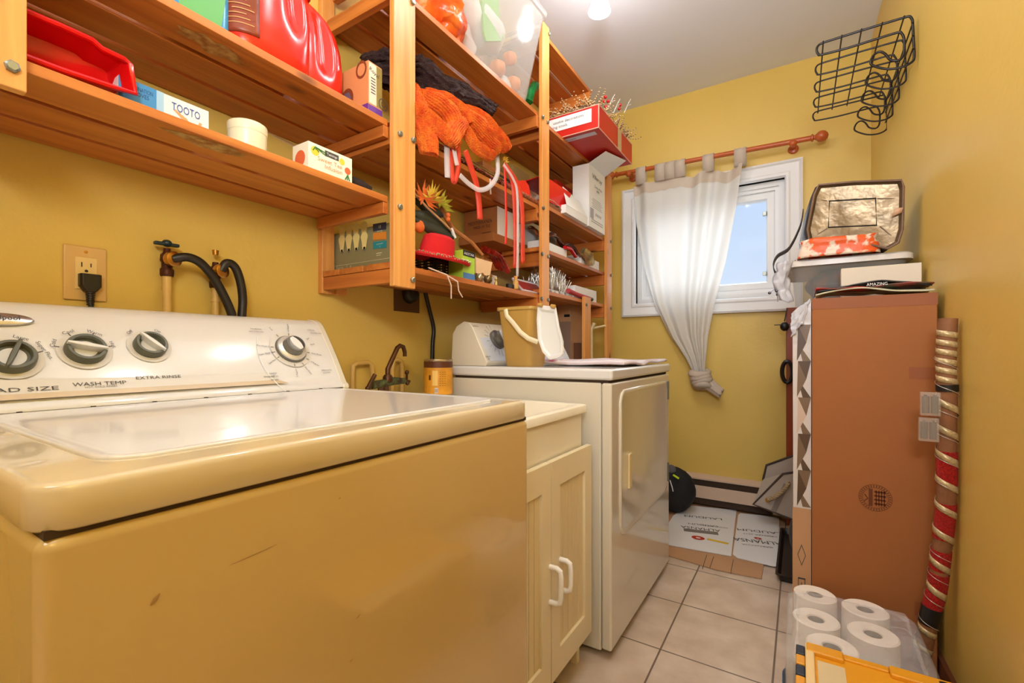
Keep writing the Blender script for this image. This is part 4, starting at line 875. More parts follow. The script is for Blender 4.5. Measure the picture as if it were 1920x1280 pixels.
scarf([([(775, 160, -1.02), (792, 205, -.965), (806, 250, -.95), (808, 288, -.95)], .3), ([(783, 175, -1.0), (815, 190, -.96), (842, 212, -.945), (850, 240, -.94), (832, 262, -.945)], -.5),
       ([(778, 205, -.965), (806, 215, -.945), (835, 245, -.93), (860, 268, -.925)], .5), ([(800, 175, -1.0), (838, 185, -.97), (868, 205, -.95), (880, 232, -.945)], .2), ([(870, 225, -.93), (852, 250, -.922), (845, 268, -.92)], .3)],
      [.040, .036, .034, .030, .034], 'orange_scarf', 'orange ribbed knit scarf bundle hanging over the shelf edge beside the tall post', M_kor, onx(820, 240, -.99))
scarf([([(852, 205, -.985), (890, 208, -.95), (922, 232, -.94), (946, 262, -.935), (955, 278, -.935)], .3), ([(862, 212, -.96), (892, 228, -.94), (915, 255, -.93), (938, 280, -.925)], -.4),
       ([(860, 232, -.95), (880, 250, -.935), (898, 275, -.93), (925, 290, -.93)], .4), ([(905, 240, -.93), (935, 262, -.922), (950, 280, -.92)], -.3)],
      [.030, .034, .030, .024], 'orange_scarf', 'second orange knit scarf bundle, right of the first, above the curved white ribbon', M_kor, onx(910, 250, -.99))
b = folds([[(680, 118, -1.15), (730, 112, -1.10), (790, 128, -1.04), (830, 160, -1.0), (880, 185, -.985)], [(790, 150, -1.05), (830, 175, -1.0), (880, 190, -.97), (922, 212, -.96)], [(790, 140, -1.1), (850, 165, -1.05), (900, 195, -.99), (925, 205, -.98)], [(700, 135, -1.12), (770, 160, -1.08), (860, 190, -1.0)]],
          [.035, .030, .034, .04], 9, .8, .10)
b.noise(.009, 75)
single('brown_scarf', 'dark brown chunky knit scarf folded on top of the orange scarves', 'scarf', b, M_kbr, onx(850, 170, -1.03), ang=80)
# support bundle under the scarves so that they rest on something
b = MB()
for k in range(6): b.tube([(-1.12 + .02 * (k % 3), 1.02, z + .022 + .03 * (k // 3)), (-1.10 + .02 * (k % 3), 1.3, z + .024 + .03 * (k // 3)), (-1.12 + .02 * (k % 3), 1.5, z + .022 + .03 * (k // 3))], .022, 12)
b.noise(.006, 20); single('folded_blanket', 'red and orange folded throw under the knit scarves', 'throw', b, mat('rust_cloth', (170, 50, 24), .9, bump=.4, bs=80), (-1.1, 1.2, z))
# straw bundle
t2 = Thing('straw_garland', 'bundle of dried straw and pods lying along the shelf edge below the scarves', 'garland', (-1.0, 1.4, z)); b = MB(); b3 = MB()
for k in range(26):
    y = 1.14 + R.uniform(0, .12); x = -1.0 + R.uniform(-.02, .015); zz = z + .006 + R.uniform(0, .03); b.tube([(x, y, zz), (x + R.uniform(-.01, .01), y + .16, zz + R.uniform(-.004, .006)), (x, y + .3 + R.uniform(0, .05), zz)], .0028, 5)
t2.part('straw', b, mat('straw', (190, 146, 80), .7, var=.4, vs=60), kind='stuff')
for k in range(30): b3.ball((-.985 + R.uniform(-.004, .004), 1.18 + k * .013, z + .008 + R.uniform(0, .006)), .0055, 6)
t2.part('seed_pods', b3, mat('maroon_pod', (120, 44, 34), .5), kind='stuff')
t2.part('dried_flower', petals(MB(), kp(893, 285, -.96), 9, .035, .005, spread=1.7), mat('pale_petal', (222, 200, 120), .7), solid=.001); t2.part('dried_flower', petals(MB(), kp(944, 303, -.965), 7, .022, .005, spread=1.4), mat('gold_petal', (232, 180, 60), .7), solid=.001)
# ribbons
def ribbon(pts, w_, m, name, label, tw=None, X=-.945):
    P = [kp(p[0], p[1], p[2] if len(p) > 2 else X) for p in pts]; b = MB(); vs = []; n = len(P); sm = []
    for i in range(n - 1):
        p0 = P[max(0, i - 1)]; p1 = P[i]; p2 = P[i + 1]; p3 = P[min(n - 1, i + 2)]
        for q in range(6):
            u = q / 6; sm.append(.5 * ((2 * p1) + (p2 - p0) * u + (2 * p0 - 5 * p1 + 4 * p2 - p3) * u * u + (3 * p1 - p0 - 3 * p2 + p3) * u ** 3))
    sm.append(P[-1])
    for i, p in enumerate(sm):
        tg = (sm[min(i + 1, len(sm) - 1)] - sm[max(i - 1, 0)]).normalized(); vd = (p - CAM).normalized(); s_ = tg.cross(V((1, -.6, 0)).normalized()).normalized()
        vs += [p - s_ * w_ / 2, p + s_ * w_ / 2]
    b.add(vs, [(2 * i, 2 * i + 1, 2 * i + 3, 2 * i + 2) for i in range(len(sm) - 1)])
    single(name, label, 'ribbon', b, m, P[0], group='ribbons hanging from the middle shelf', solid=.0006)
M_rr = film('red_organza', (240, 70, 44), .40, .4); M_rw = film('white_organza', (236, 226, 226), .55, .4)
ribbon([(838, 262), (838, 300), (839, 333)], .018, M_rw, 'ribbon', 'short white sheer ribbon hanging left of the red ribbon loop')
ribbon([(846, 262), (846, 305), (850, 340), (856, 330), (860, 300), (857, 262)], .016, M_rr, 'ribbon', 'looped red sheer ribbon just right of the short white ribbon')
ribbon([(849, 265, -.93), (853, 290, -.93), (857, 310, -.93)], .014, M_rw, 'ribbon', 'white ribbon tail in front of the looped red ribbon')
ribbon([(872, 282), (882, 310), (893, 345), (898, 380), (900, 411)], .021, M_rr, 'ribbon', 'single red sheer ribbon crossing the curved white ribbon')
ribbon([(862, 328, -.94), (880, 345, -.935), (900, 356, -.93), (920, 348, -.93), (933, 325, -.935), (932, 290, -.95)], .017, M_rw, 'ribbon', 'white ribbon curving in a deep loop under the orange scarf')
ribbon([(919, 335), (920, 364)], .006, M_rw, 'ribbon', 'narrow white ribbon end hanging below the deep white loop')
ribbon([(946, 312), (948, 360), (949, 420), (948, 458)], .009, mat('red_satin', (226, 34, 24), .4), 'ribbon', 'narrow opaque red ribbon left of the wide red pair')
ribbon([(944, 308), (958, 330), (964, 360), (967, 430), (967, 502)], .022, M_rr, 'ribbon', 'long wide red ribbon hanging beside the narrow red one')
ribbon([(944, 308, -.93), (962, 335, -.93), (970, 365, -.93), (971, 450, -.93), (970, 518, -.93)], .011, M_rw, 'ribbon', 'long narrow white ribbon reaching down to the corked vial')
ribbon([(948, 310, -.95), (968, 340, -.95), (978, 380, -.95), (980, 440, -.95), (980, 493, -.95)], .020, M_rr, 'ribbon', 'rightmost long red ribbon beside the second post')
# cartons at the back of the middle shelf and small things near the post
g = carton('brown_carton', 'plain brown carton at the back of the middle shelf behind the straw', 'box', -1.27, -1.15, 1.60, 1.78, z, z + .17, M_card)
g = carton('black_print_box', 'black box with gold and red print in front of the plain brown carton', 'box', -1.12, -1.07, 1.585, 1.70, z, z + .10, M_black)
b = MB().disc(g.fx, .07, .03, .012).rect(g.fy, .01, .03, .03, .07); g.part('printed_figures', b, mat('gold_print', (190, 120, 70), .5), g.body, smooth=False)
b = MB().disc(g.fx, .03, .03, .010).rect(g.fx, .04, .06, .09, .064); g.part('printed_red', b, M_redp, g.body, smooth=False)
b = MB(); b.prism([(-1.0, 1.60, z + .022), (-1.0, 1.76, z + .022), (-1.0, 1.735, z + .075), (-1.0, 1.70, z + .088), (-1.0, 1.61, z + .055)], (-.06, .01, 0)); b.noise(.003, 30)
single('red_gift_bag', 'crumpled glossy red gift bag near the second post on the middle shelf', 'gift bag', b, mat('red_gloss_paper', (214, 24, 20), .2), (-1.03, 1.68, z + .02), ang=30)
b = MB().tube([(-.99, 1.50, z + .012), (-.985, 1.6, z + .011), (-.985, 1.70, z + .011), (-.99, 1.78, z + .012)], .011, 12); 
for i in range(len(b.v)): pass
single('braided_cord', 'tan braided cord along the shelf edge under the red gift bag', 'cord', b, mat('tan_braid', (170, 90, 50), .7, var=.5, vs=60, bump=.8, bs=90), (-.985, 1.65, z))

# ---------- middle bay, top shelf
z = ZM3 + .0005
def ball_bag(paths, r, amp, sc_): 
    b = MB()
    for (px, py, X, rad, k) in paths: b.ball(onx(px, py, X), rad, 20, k)
    return b.noise(amp, sc_)
b = MB()
def bagf(u, v_):
    th = 2 * PI * u; ph = PI * v_; r_ = 1 + .10 * math.sin(5 * th + 3 * v_) + .08 * math.sin(9 * v_ * 2 + 4 * th)
    p = V((math.sin(ph) * math.cos(th) * .12 * r_, math.sin(ph) * math.sin(th) * .145 * r_, -math.cos(ph) * .12 * r_ + .1))
    n_ = noise.noise_vector(p * 22) * .022 + noise.noise_vector(p * 45) * .010; p += n_
    return (-1.075 + p.x, 1.17 + p.y, max(z, z + p.z))
b.grid(bagf, 40, 34); single('orange_bag', 'crumpled orange plastic bag on the top shelf beside the clear bin', 'bag', b, mat('orange_film', (240, 118, 40), .3, var=.35, vs=14, col2=(214, 56, 14), bump=.6, bs=24), (-1.075, 1.17, z), ang=50)
# clear bin, tilted, holding decorations
t2 = Thing('clear_bin', 'frosted clear plastic bin of decorations leaning over the edge of the top shelf', 'bin', (-1.08, 1.55, z))
def bt(x, y, zz): return V((-1.08, 1.52, z)) + V((x, y, zz))
Xn = -.955
pA, pB, pC = onx(885, 100, -.985), onx(1000, 192, -.985), onx(1030, 60, -.94)
B_ = [(-1.24, 1.33, z), (-.99, 1.33, z), (-.99, 1.70, z), (-1.24, 1.70, z)]; T_ = [(-1.26, 1.29, z + .40), (-.93, 1.29, z + .40), (-.93, 1.765, z + .40), (-1.26, 1.765, z + .40)]
def mixr(k, d=0): 
    P = [V(a) * (1 - k) + V(c_) * k for a, c_ in zip(B_, T_)]; cc = sum(P, V()) / 4
    out = []
    for i in range(4):
        p, q, r_ = P[i], P[(i - 1) % 4], P[(i + 1) % 4]
        c1 = p + (q - p).normalized() * .03; c2 = p + (r_ - p).normalized() * .03
        for s_ in range(5):
            u = s_ / 4; out.append(tuple((1 - u) ** 2 * c1 + 2 * u * (1 - u) * p + u * u * c2))
    return [tuple(V(o) + (V(o) - cc).normalized() * d) for o in out]
M_bin = film('frosted_bin', (206, 203, 200), .74, .14)
bb_ = t2.part('bin_shell', loft(MB(), [mixr(0), mixr(.02, .003), mixr(.94), mixr(.95, .012), mixr(1, .014)], cap1=False), M_bin, solid=.002)
# things inside the bin
g_ = MB(); q = [onx(904, -40, -1.02), onx(918, -40, -1.02), onx(946, 58, -1.02), (onx(945, 76, -1.02)), onx(912, 76, -1.02), onx(905, 55, -1.02)]
single('green_scraper', 'lime green plastic blade upright inside the clear bin', 'scraper', MB().prism([onx(902, -20, -1.02), onx(935, -20, -1.02), onx(938, 50, -1.02), onx(946, 66, -1.02), onx(940, 77, -1.02), onx(912, 77, -1.02), onx(908, 60, -1.02)], (-.012, 0, 0)), mat('lime_plastic', (110, 184, 30), .35), onx(925, 50, -1.02), bevel=.002)
for i, (px, py, X, r_, lb) in enumerate(((933, 128, -1.04, .034, 'orange ornament low at the left inside the clear bin'), (956, 110, -1.03, .030, 'orange ornament higher up in the middle of the clear bin'), (962, 158, -1.03, .034, 'orange ornament at the bottom right inside the clear bin'))):
    p = onx(px, py, X); p.z = max(p.z, z + .004 + r_); T = Thing('pumpkin_ornament', lb, 'ornament', p, None); pm = MB(); rb = []
    for a in range(7):
        ph = PI * a / 6; rb.append([(p.x + r_ * math.sin(ph) * (1 + .08 * math.cos(6 * 2 * PI * j / 36)) * math.cos(2 * PI * j / 36), p.y + r_ * math.sin(ph) * (1 + .08 * math.cos(6 * 2 * PI * j / 36)) * math.sin(2 * PI * j / 36), p.z - .9 * r_ * math.cos(ph)) for j in range(36)])
    T.part('pumpkin', loft(pm, rb), mat('pumpkin_orange', (236, 140, 60), .4)); T.part('stalk', MB().tube([p + V((0, 0, r_ * .85)), p + V((.003, 0, r_ * 1.2))], .003, 6), M_lf)
b = MB().ball((-1.08, 1.62, z + .06), .06, 18, (1, 1, .9)).ball((-1.1, 1.5, z + .25), .09, 18, (1, 1.6, .9)).ball((-1.1, 1.4, z + .12), .05, 16, (1, 1, 1.6)).noise(.02, 22)
single('cotton_webbing', 'white cotton webbing stuffed inside the clear bin', 'webbing', b, mat('cotton', (226, 222, 214), .9), (-1.1, 1.52, z + .004))
b = MB().tube([onx(990, 192, -1.03), onx(995, 172, -1.03), onx(1003, 160, -1.03)], .02, 10).noise(.008, 50); single('green_tinsel', 'crumpled green foil between the clear bin and second post', 'tinsel', b, mat('green_foil', (30, 150, 70), .3, .3, var=.5, vs=30), onx(998, 185, -1.03), ang=30)

# ---------- right bay, fourth shelf: red box with dried stems
z = ZR[3] + .0005
bx = (-1.28, -.795, 2.03, 2.53)
g = carton('red_box', 'red cardboard box with handwritten white labels jutting out from the shelf', 'box', *bx, z, z + .108, mat('red_box_card', (190, 30, 20), .4), open_top=True)
b = MB(); a0, b0 = g.fy.hit(1024, 247); a1, b1 = g.fy.hit(1106, 190); b.poly(g.fy, [(.17, .035), (.45, .035), (.45, .098), (.17, .098)], .001); g.part('white_label', b, M_cardw, g.body, smooth=False)
b = MB().text(g.fy, .33, .078, .02, 'cookie decorations', .0016, wide=.16).text(g.fy, .27, .056, .02, 'baking tools', .0016, wide=.11); g.part('box_lettering', b, M_ink, g.body, smooth=False)
fb = Face((bx[0], bx[3], z), (1, 0, 0), (0, -1, 0)); b = MB().rect(fb, .27, .44, .455, .475, .0012); g.part('white_label', b, mat('label_lilac', (206, 206, 224), .5), g.body, smooth=False)
b = MB().text(fb, .32, .457, .02, 'Ornem', .0018, wide=.06); g.part('box_lettering', b, M_ink, g.body, smooth=False)
b = MB().rect(g.fx, .26, 0, .32, g.h, .0012); g.part('gold_tape', b, mat('gold_tape', (190, 160, 120), .5), g.body, smooth=False)
b = MB(); e = .0025
b.tube([(bx[1], bx[2], z), (bx[1], bx[2], z + .108)], e, 6).tube([(bx[0], bx[2], z), (bx[1], bx[2], z), (bx[1], bx[3], z)], e, 6).tube([(bx[0], bx[2], z + .108), (bx[1], bx[2], z + .108), (bx[1], bx[3], z + .108)], e * .8, 6); g.part('torn_edge', b, mat('pink_card_edge', (226, 170, 150), .8), g.body)
t2 = Thing('dried_flower_bunch', 'tan dried grass stems with red berries and frosted twigs in the red box', 'dried flowers', (-1.0, 2.28, z + .01))
b = MB(); 
for k in range(110):
    e_ = R.random(); x = R.uniform(-1.15, -.81) if e_ < .5 else R.uniform(-.84, -.80); y = R.uniform(2.045, 2.10) if e_ < .5 else R.uniform(2.05, 2.5); zz = z + .10 + R.uniform(0, .03); L_ = R.uniform(.05, .10)
    p = V((x, y, zz)); dr_ = V((R.uniform(-.6, .9), R.uniform(-.7, .7), R.uniform(.25, .9))).normalized()
    for q in range(7): b.ball(p + dr_ * L_ * q / 6 + V((0, 0, .006 * math.sin(q))), .0062 - .0004 * q, 6)
t2.part('grass_heads', b, mat('dry_grass', (196, 160, 116), .9, var=.4, vs=60), kind='stuff')
for px, py in ((1135, 182), (1140, 190), (1136, 200), (1163, 197), (1161, 204), (1131, 190)): t2.part('red_berry', MB().ball(onx(px, py, -.83), .0085, 10), mat('berry_red', (190, 16, 24), .15))
for px, py in ((1160, 190), (1180, 190), (1150, 182)):
    p = onx(px, py, -.83); t2.part('frosted_twig', MB().tube([onx(px - 10, py + 22, -.86), p], .0025, 6).tube([onx(px - 4, py + 8, -.84), p + V((.015, -.02, .0))], .002, 5).tube([onx(px - 4, py + 8, -.84), p + V((0, .03, -.004))], .002, 5), M_white)
# ---------- right bay, third shelf
z = ZR[2] + .0005
c0 = onx(1100, 425, -.965); g = carton('wine_carton', 'tall white carton with its lid flap raised below the big red box', 'box', -1.05, -.955, 2.30, 2.535, z, z + .335, M_cardw, open_top=True)
g.part('lid_flap', MB().add([(-.955, 2.30, z + .335), (-.955, 2.535, z + .335), (-.80, 2.44, z + .362), (-.85, 2.27, z + .362)], [(0, 1, 2, 3)]), M_cardw, g.body, solid=.002, smooth=False)
b = MB().text(g.fx, .115, .285, .035, 'Villeroy', .001, wide=.14).text(g.fx, .13, .235, .02, 'Cereria Molla', .001, wide=.11).text(g.fx, .125, .215, .018, '1899', .001, wide=.04); g.part('box_lettering', b, M_ink, g.body, smooth=False)
b = MB()
for k in range(6): b.rect(g.fx, .04 + .01 * (k % 2), .115 + k * .009, .19 - .01 * (k % 3), .1175 + k * .009)
for k in range(4): b.disc(g.fx, .10 + k * .022, .082, .006, .009)
for k in range(2): b.rect(g.fx, .03, .032 + k * .012, .20, .036 + k * .012)
g.part('box_print', b, M_inklite, g.body, smooth=False); g.part('grey_code_panel', MB().rect(g.fx, .015, .05, .065, .105), mat('grey_print', (170, 168, 176), .5), g.body, smooth=False)
ff = Face((-.955, 2.30, z + .335), (0, 1, 0), (.13, -.0, .027)); b = MB()
for k in range(4): b.rect(ff, .04 + k * .03, .04 - .004 * k, .046 + k * .03, .10, -.0025)
g.part('flap_print', b, M_ink, g.body, smooth=False)
g = carton('white_carton', 'low white carton lying open left of the tall white carton', 'box', -1.1, -.958, 2.02, 2.285, z, z + .04, M_cardw, open_top=True)
g.part('side_flap', MB().add([(-.958, 2.03, z + .04), (-.958, 2.285, z + .04), (-.99, 2.26, z + .12), (-.99, 2.05, z + .14)], [(0, 1, 2, 3)]), M_cardw, g.body, solid=.002, smooth=False)
g = carton('print_carton', 'white and brown patterned carton behind the folded red bag', 'box', -1.2, -1.10, 2.06, 2.28, z, z + .18, mat('white_brown_print', (226, 216, 200), .5, var=1, vs=40, col2=(150, 90, 50)), rot=.2)
g = carton('red_yellow_carton', 'carton with red top and yellow panel at the back under the red box', 'box', -1.27, -1.13, 2.26, 2.5, z, z + .27, M_card)
b = MB().rect(g.fx, .02, .05, g.w - .02, g.h - .06); g.part('yellow_panel', b, mat('yellow_print', (206, 170, 60), .5), g.body, smooth=False)
b = MB().rect(g.fx, .0, g.h - .045, g.w, g.h).rect(g.fy, 0, g.h - .045, g.d, g.h); g.part('red_band', b, M_redp, g.body, smooth=False)
b = MB(); b.add([(-.99, 1.845, z + .02), (-.975, 2.12, z + .12), (-.985, 2.05, z + .03), (-.99, 1.845, z + .13), (-1.12, 1.85, z + .12), (-1.12, 2.1, z + .12)], [(0, 2, 1, 3), (3, 1, 5, 4)])
single('red_gift_bag', 'bright red folded gift bag right of the second post', 'gift bag', b, mat('red_gloss_paper', (214, 24, 20)), (-1.03, 1.95, z + .02), solid=.004, smooth=False)
t2 = Thing('paper_bundle', 'brown paper bundle tied with thin twine on the shelf right of the second post', 'bundle', (-1.0, 1.95, z)); b = MB(); b.box(-1.1, -.985, 1.83, 2.02, z, z + .02); b.noise(.004, 20); t2.part('paper_wrap', b, mat('brown_paper', (140, 84, 50), .8), smooth=False)
t2.part('twine', MB().tube([(-.98, 1.84, z + .026), (-.975, 1.92, z + .03), (-.978, 2.0, z + .022), (-.985, 2.03, z + .01)], .002, 6), mat('twine', (206, 160, 120), .8))
g = carton('green_grey_carton', 'olive carton standing in the back corner left of the red topped carton', 'box', -1.27, -1.16, 1.86, 2.02, z, z + .22, mat('olive_card', (140, 118, 66), .7))
# ---------- right bay, second shelf
z = ZR[1] + .0005
b = MB()
def fo(px, py, X=-1.0): return onx(px, py, X)
b.grid(lambda u, v_: tuple(V((-1.085 + .09 * v_, 1.86 + .62 * u, z + .075 + .055 * math.sin(u * 3.2 + .6) - .055 * v_ * (1 - .2 * u) + .012 * math.sin(17 * u + 5 * v_))) + noise.noise_vector(V((u * 9, v_ * 9, 1))) * .014), 34, 12)
single('foil_bag', 'brown and orange foil bag crumpled over the white cartons', 'bag', b, mat('foil_brown', (150, 84, 50), .25, .5, var=.7, vs=16, col2=(60, 40, 50), bump=.5, bs=40), (-1.08, 2.1, z + .03), solid=.002, ang=30)
b = MB().tube([(-.985, 2.28, z + .07), (-.972, 2.33, z + .05), (-.975, 2.36, z + .01)], lambda q: .022 + .008 * q, 9).noise(.012, 40); single('foil_bag', 'shiny dark foil wrapper hanging at the right of the brown foil bag', 'bag', b, mat('foil_dark', (110, 70, 60), .2, .6, var=.8, vs=24, col2=(200, 180, 120)), (-.98, 2.32, z), ang=25)
g = carton('white_carton', 'white carton at the far end of the second lowest shelf of the last bay', 'box', -1.1, -1.0, 2.30, 2.56, z, z + .055, M_cardw); g = carton('white_carton', 'white carton right beside the second post under the brown foil bag', 'box', -1.08, -1.0, 1.86, 2.12, z, z + .045, M_cardw)
b = MB().tube([(-.99, 2.08, z + .05), (-.985, 2.13, z + .052), (-.985, 2.18, z + .03), (-.99, 2.2, z + .025)], .010, 8).noise(.006, 50); single('red_beads', 'small red glossy bead strand on the white carton', 'beads', b, mat('berry_red', (190, 16, 24)), (-.99, 2.14, z + .02))
# ---------- right bay, lowest shelf
z = ZR[0] + .0005
b = MB()
for k in range(260):
    a = R.uniform(0, 2 * PI); r_ = R.random() ** .5; p = V((-1.09 + .08 * r_ * math.cos(a), 2.07 + .17 * r_ * math.sin(a), z + .012)); h_ = .10 * (1 - r_ * r_) + .02
    d_ = V((R.uniform(-.4, .8), R.uniform(-.6, .6), 1)).normalized(); b.tube([p + V((0, 0, h_ * R.uniform(.0, .7))), p + V((0, 0, h_ * .6)) + d_ * .03, p + V((0, 0, h_ * .75)) + d_ * .055], .0011, 3, caps=False)
b.ball((-1.09, 2.07, z + .055), .055, 12, (1.1, 2.4, .95))
single('silver_tinsel', 'heap of silver tinsel on the lowest shelf of the last bay', 'tinsel', b, mat('tinsel_silver', (196, 190, 180), .3, .5, var=.3, vs=60), (-1.09, 2.07, z), kind='stuff')
g = carton('white_carton', 'white carton at the far end of the lowest shelf beside the tinsel', 'box', -1.12, -1.0, 2.22, 2.52, z, z + .07, M_cardw)
b = MB().box(-1.0, -.985, 1.86, 2.2, z, z + .012); single('string_light_strip', 'white strip with black knots lying along the lowest shelf edge', 'strip', b, mat('black_white_strip', (225, 220, 215), .5, var=1, vs=30, col2=(30, 28, 28)), (-.99, 2.0, z), smooth=False)
t2 = Thing('folding_umbrella', 'folded red umbrella with black ends on the lowest shelf edge', 'umbrella', (-.985, 2.3, z)); t2.part('umbrella_cloth', MB().tube([(-.985, 2.10, z + .026), (-.985, 2.2, z + .018), (-.985, 2.38, z + .013)], lambda q: .013 - .002 * q, 10), mat('dull_red_cloth', (180, 60, 64), .7)); t2.part('umbrella_tip', MB().tube([(-.985, 2.38, z + .013), (-.985, 2.415, z + .012)], .010, 10), M_black)
# things under the shelving behind the dryer
g = carton('tall_brown_carton', 'tall narrow brown carton standing behind the dryer under the shelving', 'box', -1.17, -1.09, 2.36, 2.54, .0, 1.235, M_card2)
b = MB().rect(g.fy, .01, .70, .08, 1.14, .001); g.part('glass_panel', b, mat('grey_panel', (150, 124, 110), .3), g.body, smooth=False); b = MB().rect(g.fy, .04, 1.165, .075, 1.18, .001); g.part('black_label', b, M_black, g.body, smooth=False)
b = MB().box(-1.28, -1.05, 2.40, 2.42, .0, 1.02); single('brown_board', 'dark brown board leaning behind the dryer under the shelving', 'board', b, mat('dark_board', (110, 66, 40), .6), (-1.2, 2.41, 0), smooth=False)
b = MB().tube([(-.99, 2.43, .0), (-1.0, 2.44, 1.10), (-.98, 2.44, 1.13)], .010, 10).tube([(-1.0, 2.44, 1.10), (-.955, 2.54, 1.12)], .006, 8); single('wooden_pole', 'pale pole with a hooked end standing beyond the short shelf post', 'pole', b, mat('pale_pole', (226, 206, 160), .5), (-1.0, 2.44, 0))
# ---------------------------------------------------------------- left wall fittings
# electrical outlet with plug
p0 = onx(117, 457, WX); p1 = onx(199, 563, WX); yc = (p0.y + p1.y) / 2; zc = (onx(117, 457, WX).z + onx(117, 560, WX).z) / 2; hy_, hz_ = (p1.y - p0.y) / 2, .058
t = Thing('electrical_outlet', 'almond wall outlet with one plug in it above the washing machine', 'outlet', (WX, yc, zc))
M_alm = mat('almond_plastic', (222, 182, 116), .35)
t.part('cover_plate', MB().box(WX, WX + .006, yc - hy_, yc + hy_, zc - hz_, zc + hz_), M_alm, bevel=.003)
t.part('receptacle', MB().box(WX + .004, WX + .0085, yc - .018, yc + .018, zc - .034, zc + .034), mat('cream_plastic', (236, 206, 140), .35), bevel=.0008)
OF = Face((WX + .0085, yc, zc), (0, 1, 0), (0, 0, 1))
b = MB().rect(OF, -.0085, .013, -.0065, .023).rect(OF, .0065, .014, .0085, .022).disc(OF, 0, .005, .003); t.part('socket_slots', b, M_black, smooth=False)
t.part('screw', MB().lathe([(.0035, .0), (.003, .0015), (0, .002)], OF.pt(0, .046, -.003), 12, OF.n), M_brass)
t = Thing('power_plug', 'black three-prong plug in the lower socket with its cord going down', 'plug', OF.pt(.005, -.02, 0))
t.part('plug_body', loft(MB(), [[OF.pt(.004 + x * k, -.016 + y * 1, h_) for x, y in ((-.018, .014), (.018, .014), (.018, -.012), (.009, -.024), (-.009, -.024), (-.018, -.012))] for k, h_ in ((1, .0), (1, .014), (.8, .018))]), M_black, bevel=.0015)
b = MB()
for k in range(6): b.tube([OF.pt(.004, -.040 - k * .005, .01), OF.pt(.004, -.0435 - k * .005, .01)], .0085 - k * .0004, 12)
t.part('strain_relief', b, M_black); t.part('cord', MB().tube([OF.pt(.004, -.04, .01), OF.pt(.005, -.08, .010), OF.pt(.006, -.16, .012), OF.pt(.006, -.5, .02)], .0048, 10), M_black)
# supply valves and hoses
gx = WX + .028
def wv(px, py, X=gx): return onx(px, py, X)
def valve(px, name, label, py_top, handle):
    T = Thing('water_valve', label, 'valve', V((gx, wv(px, 500).y, .9)))
    T.part('riser_pipe', MB().tube([wv(px, 700), wv(px, py_top + 62)], .0095 if handle else .0085, 14).tube([wv(px, py_top + 86), wv(px, py_top + 92)], .0105, 14), M_pipe)
    T.part('valve_body', MB().lathe([(.013, 0), (.014, .004), (.014, .016), (.011, .02), (.011, .032), (.014, .036), (.013, .05), (.008, .056), (.007, .066), (0, .067)], wv(px, py_top + 66), 12), mat('valve_bronze', (84, 42, 24), .5, .5, var=.3, vs=40))
    pr = wv(px + 8, py_top + 34, gx + .018)
    T.part('outlet_ring', MB().tube([pr + V((-.02, 0, 0)), pr + V((.008, 0, 0))], .011, 16).ring(Face(pr + V((.008, 0, 0)), (0, 1, 0), (0, 0, 1)), 0, 0, .009, .016, .001, 24), M_brass)
    T.part('coupling', MB().lathe([(.016, -.006), (.018, .0), (.018, .01), (.014, .012)], pr + V((.002, 0, 0)), 18, V((1, .25, 0))), M_brass)
    if handle: T.part('valve_handle', MB().box(gx - .007, gx + .007, wv(px - 24, 455).y, wv(px + 22, 455).y, wv(px, 461).z, wv(px, 455).z).ball(wv(px, 456), .011, 10, (1, 1, .8)), mat('blue_painted_metal', (40, 60, 66), .4, .3), bevel=.002)
    else: T.part('valve_cap', MB().lathe([(.007, 0), (.008, .012), (0, .012)], wv(px, py_top + 4), 10), M_brass)
    return pr
r1 = valve(313, 'v', 'left water valve with a dark blue handle on the wall behind the washer', 452, True)
r2 = valve(404, 'v', 'right water valve with a small brass cap behind the washer', 474, False)
M_hose = mat('black_rubber', (34, 28, 24), .45)
b = MB(); P = [r1 + V((.008, 0, 0)), wv(350, 482, gx + .035), wv(375, 492, gx + .035), wv(400, 520, gx + .03), wv(420, 555, gx + .028), wv(436, 595, gx + .028), wv(440, 640, gx + .02)]
def smooth_path(P, k=6):
    out = []
    for i in range(len(P) - 1):
        a, b_, c, d = P[max(0, i - 1)], P[i], P[i + 1], P[min(len(P) - 1, i + 2)]
        for q in range(k): u = q / k; out.append(.5 * (2 * b_ + (c - a) * u + (2 * a - 5 * b_ + 4 * c - d) * u * u + (3 * b_ - a - 3 * c + d) * u ** 3))
    return out + [P[-1]]
single('rubber_hose', 'black rubber hose arching right from the left water valve', 'hose', MB().tube(smooth_path(P), .0105, 14), M_hose, P[0], group='washer hoses')
P = [r2 + V((.008, 0, 0)), wv(425, 493, gx + .03), wv(440, 500, gx + .03), wv(450, 525, gx + .03), wv(455, 560, gx + .028), wv(453, 600, gx + .028), wv(452, 640, gx + .02)]
single('rubber_hose', 'black rubber hose curling down from the right water valve', 'hose', MB().tube(smooth_path(P), .0105, 14), M_hose, P[0], group='washer hoses')
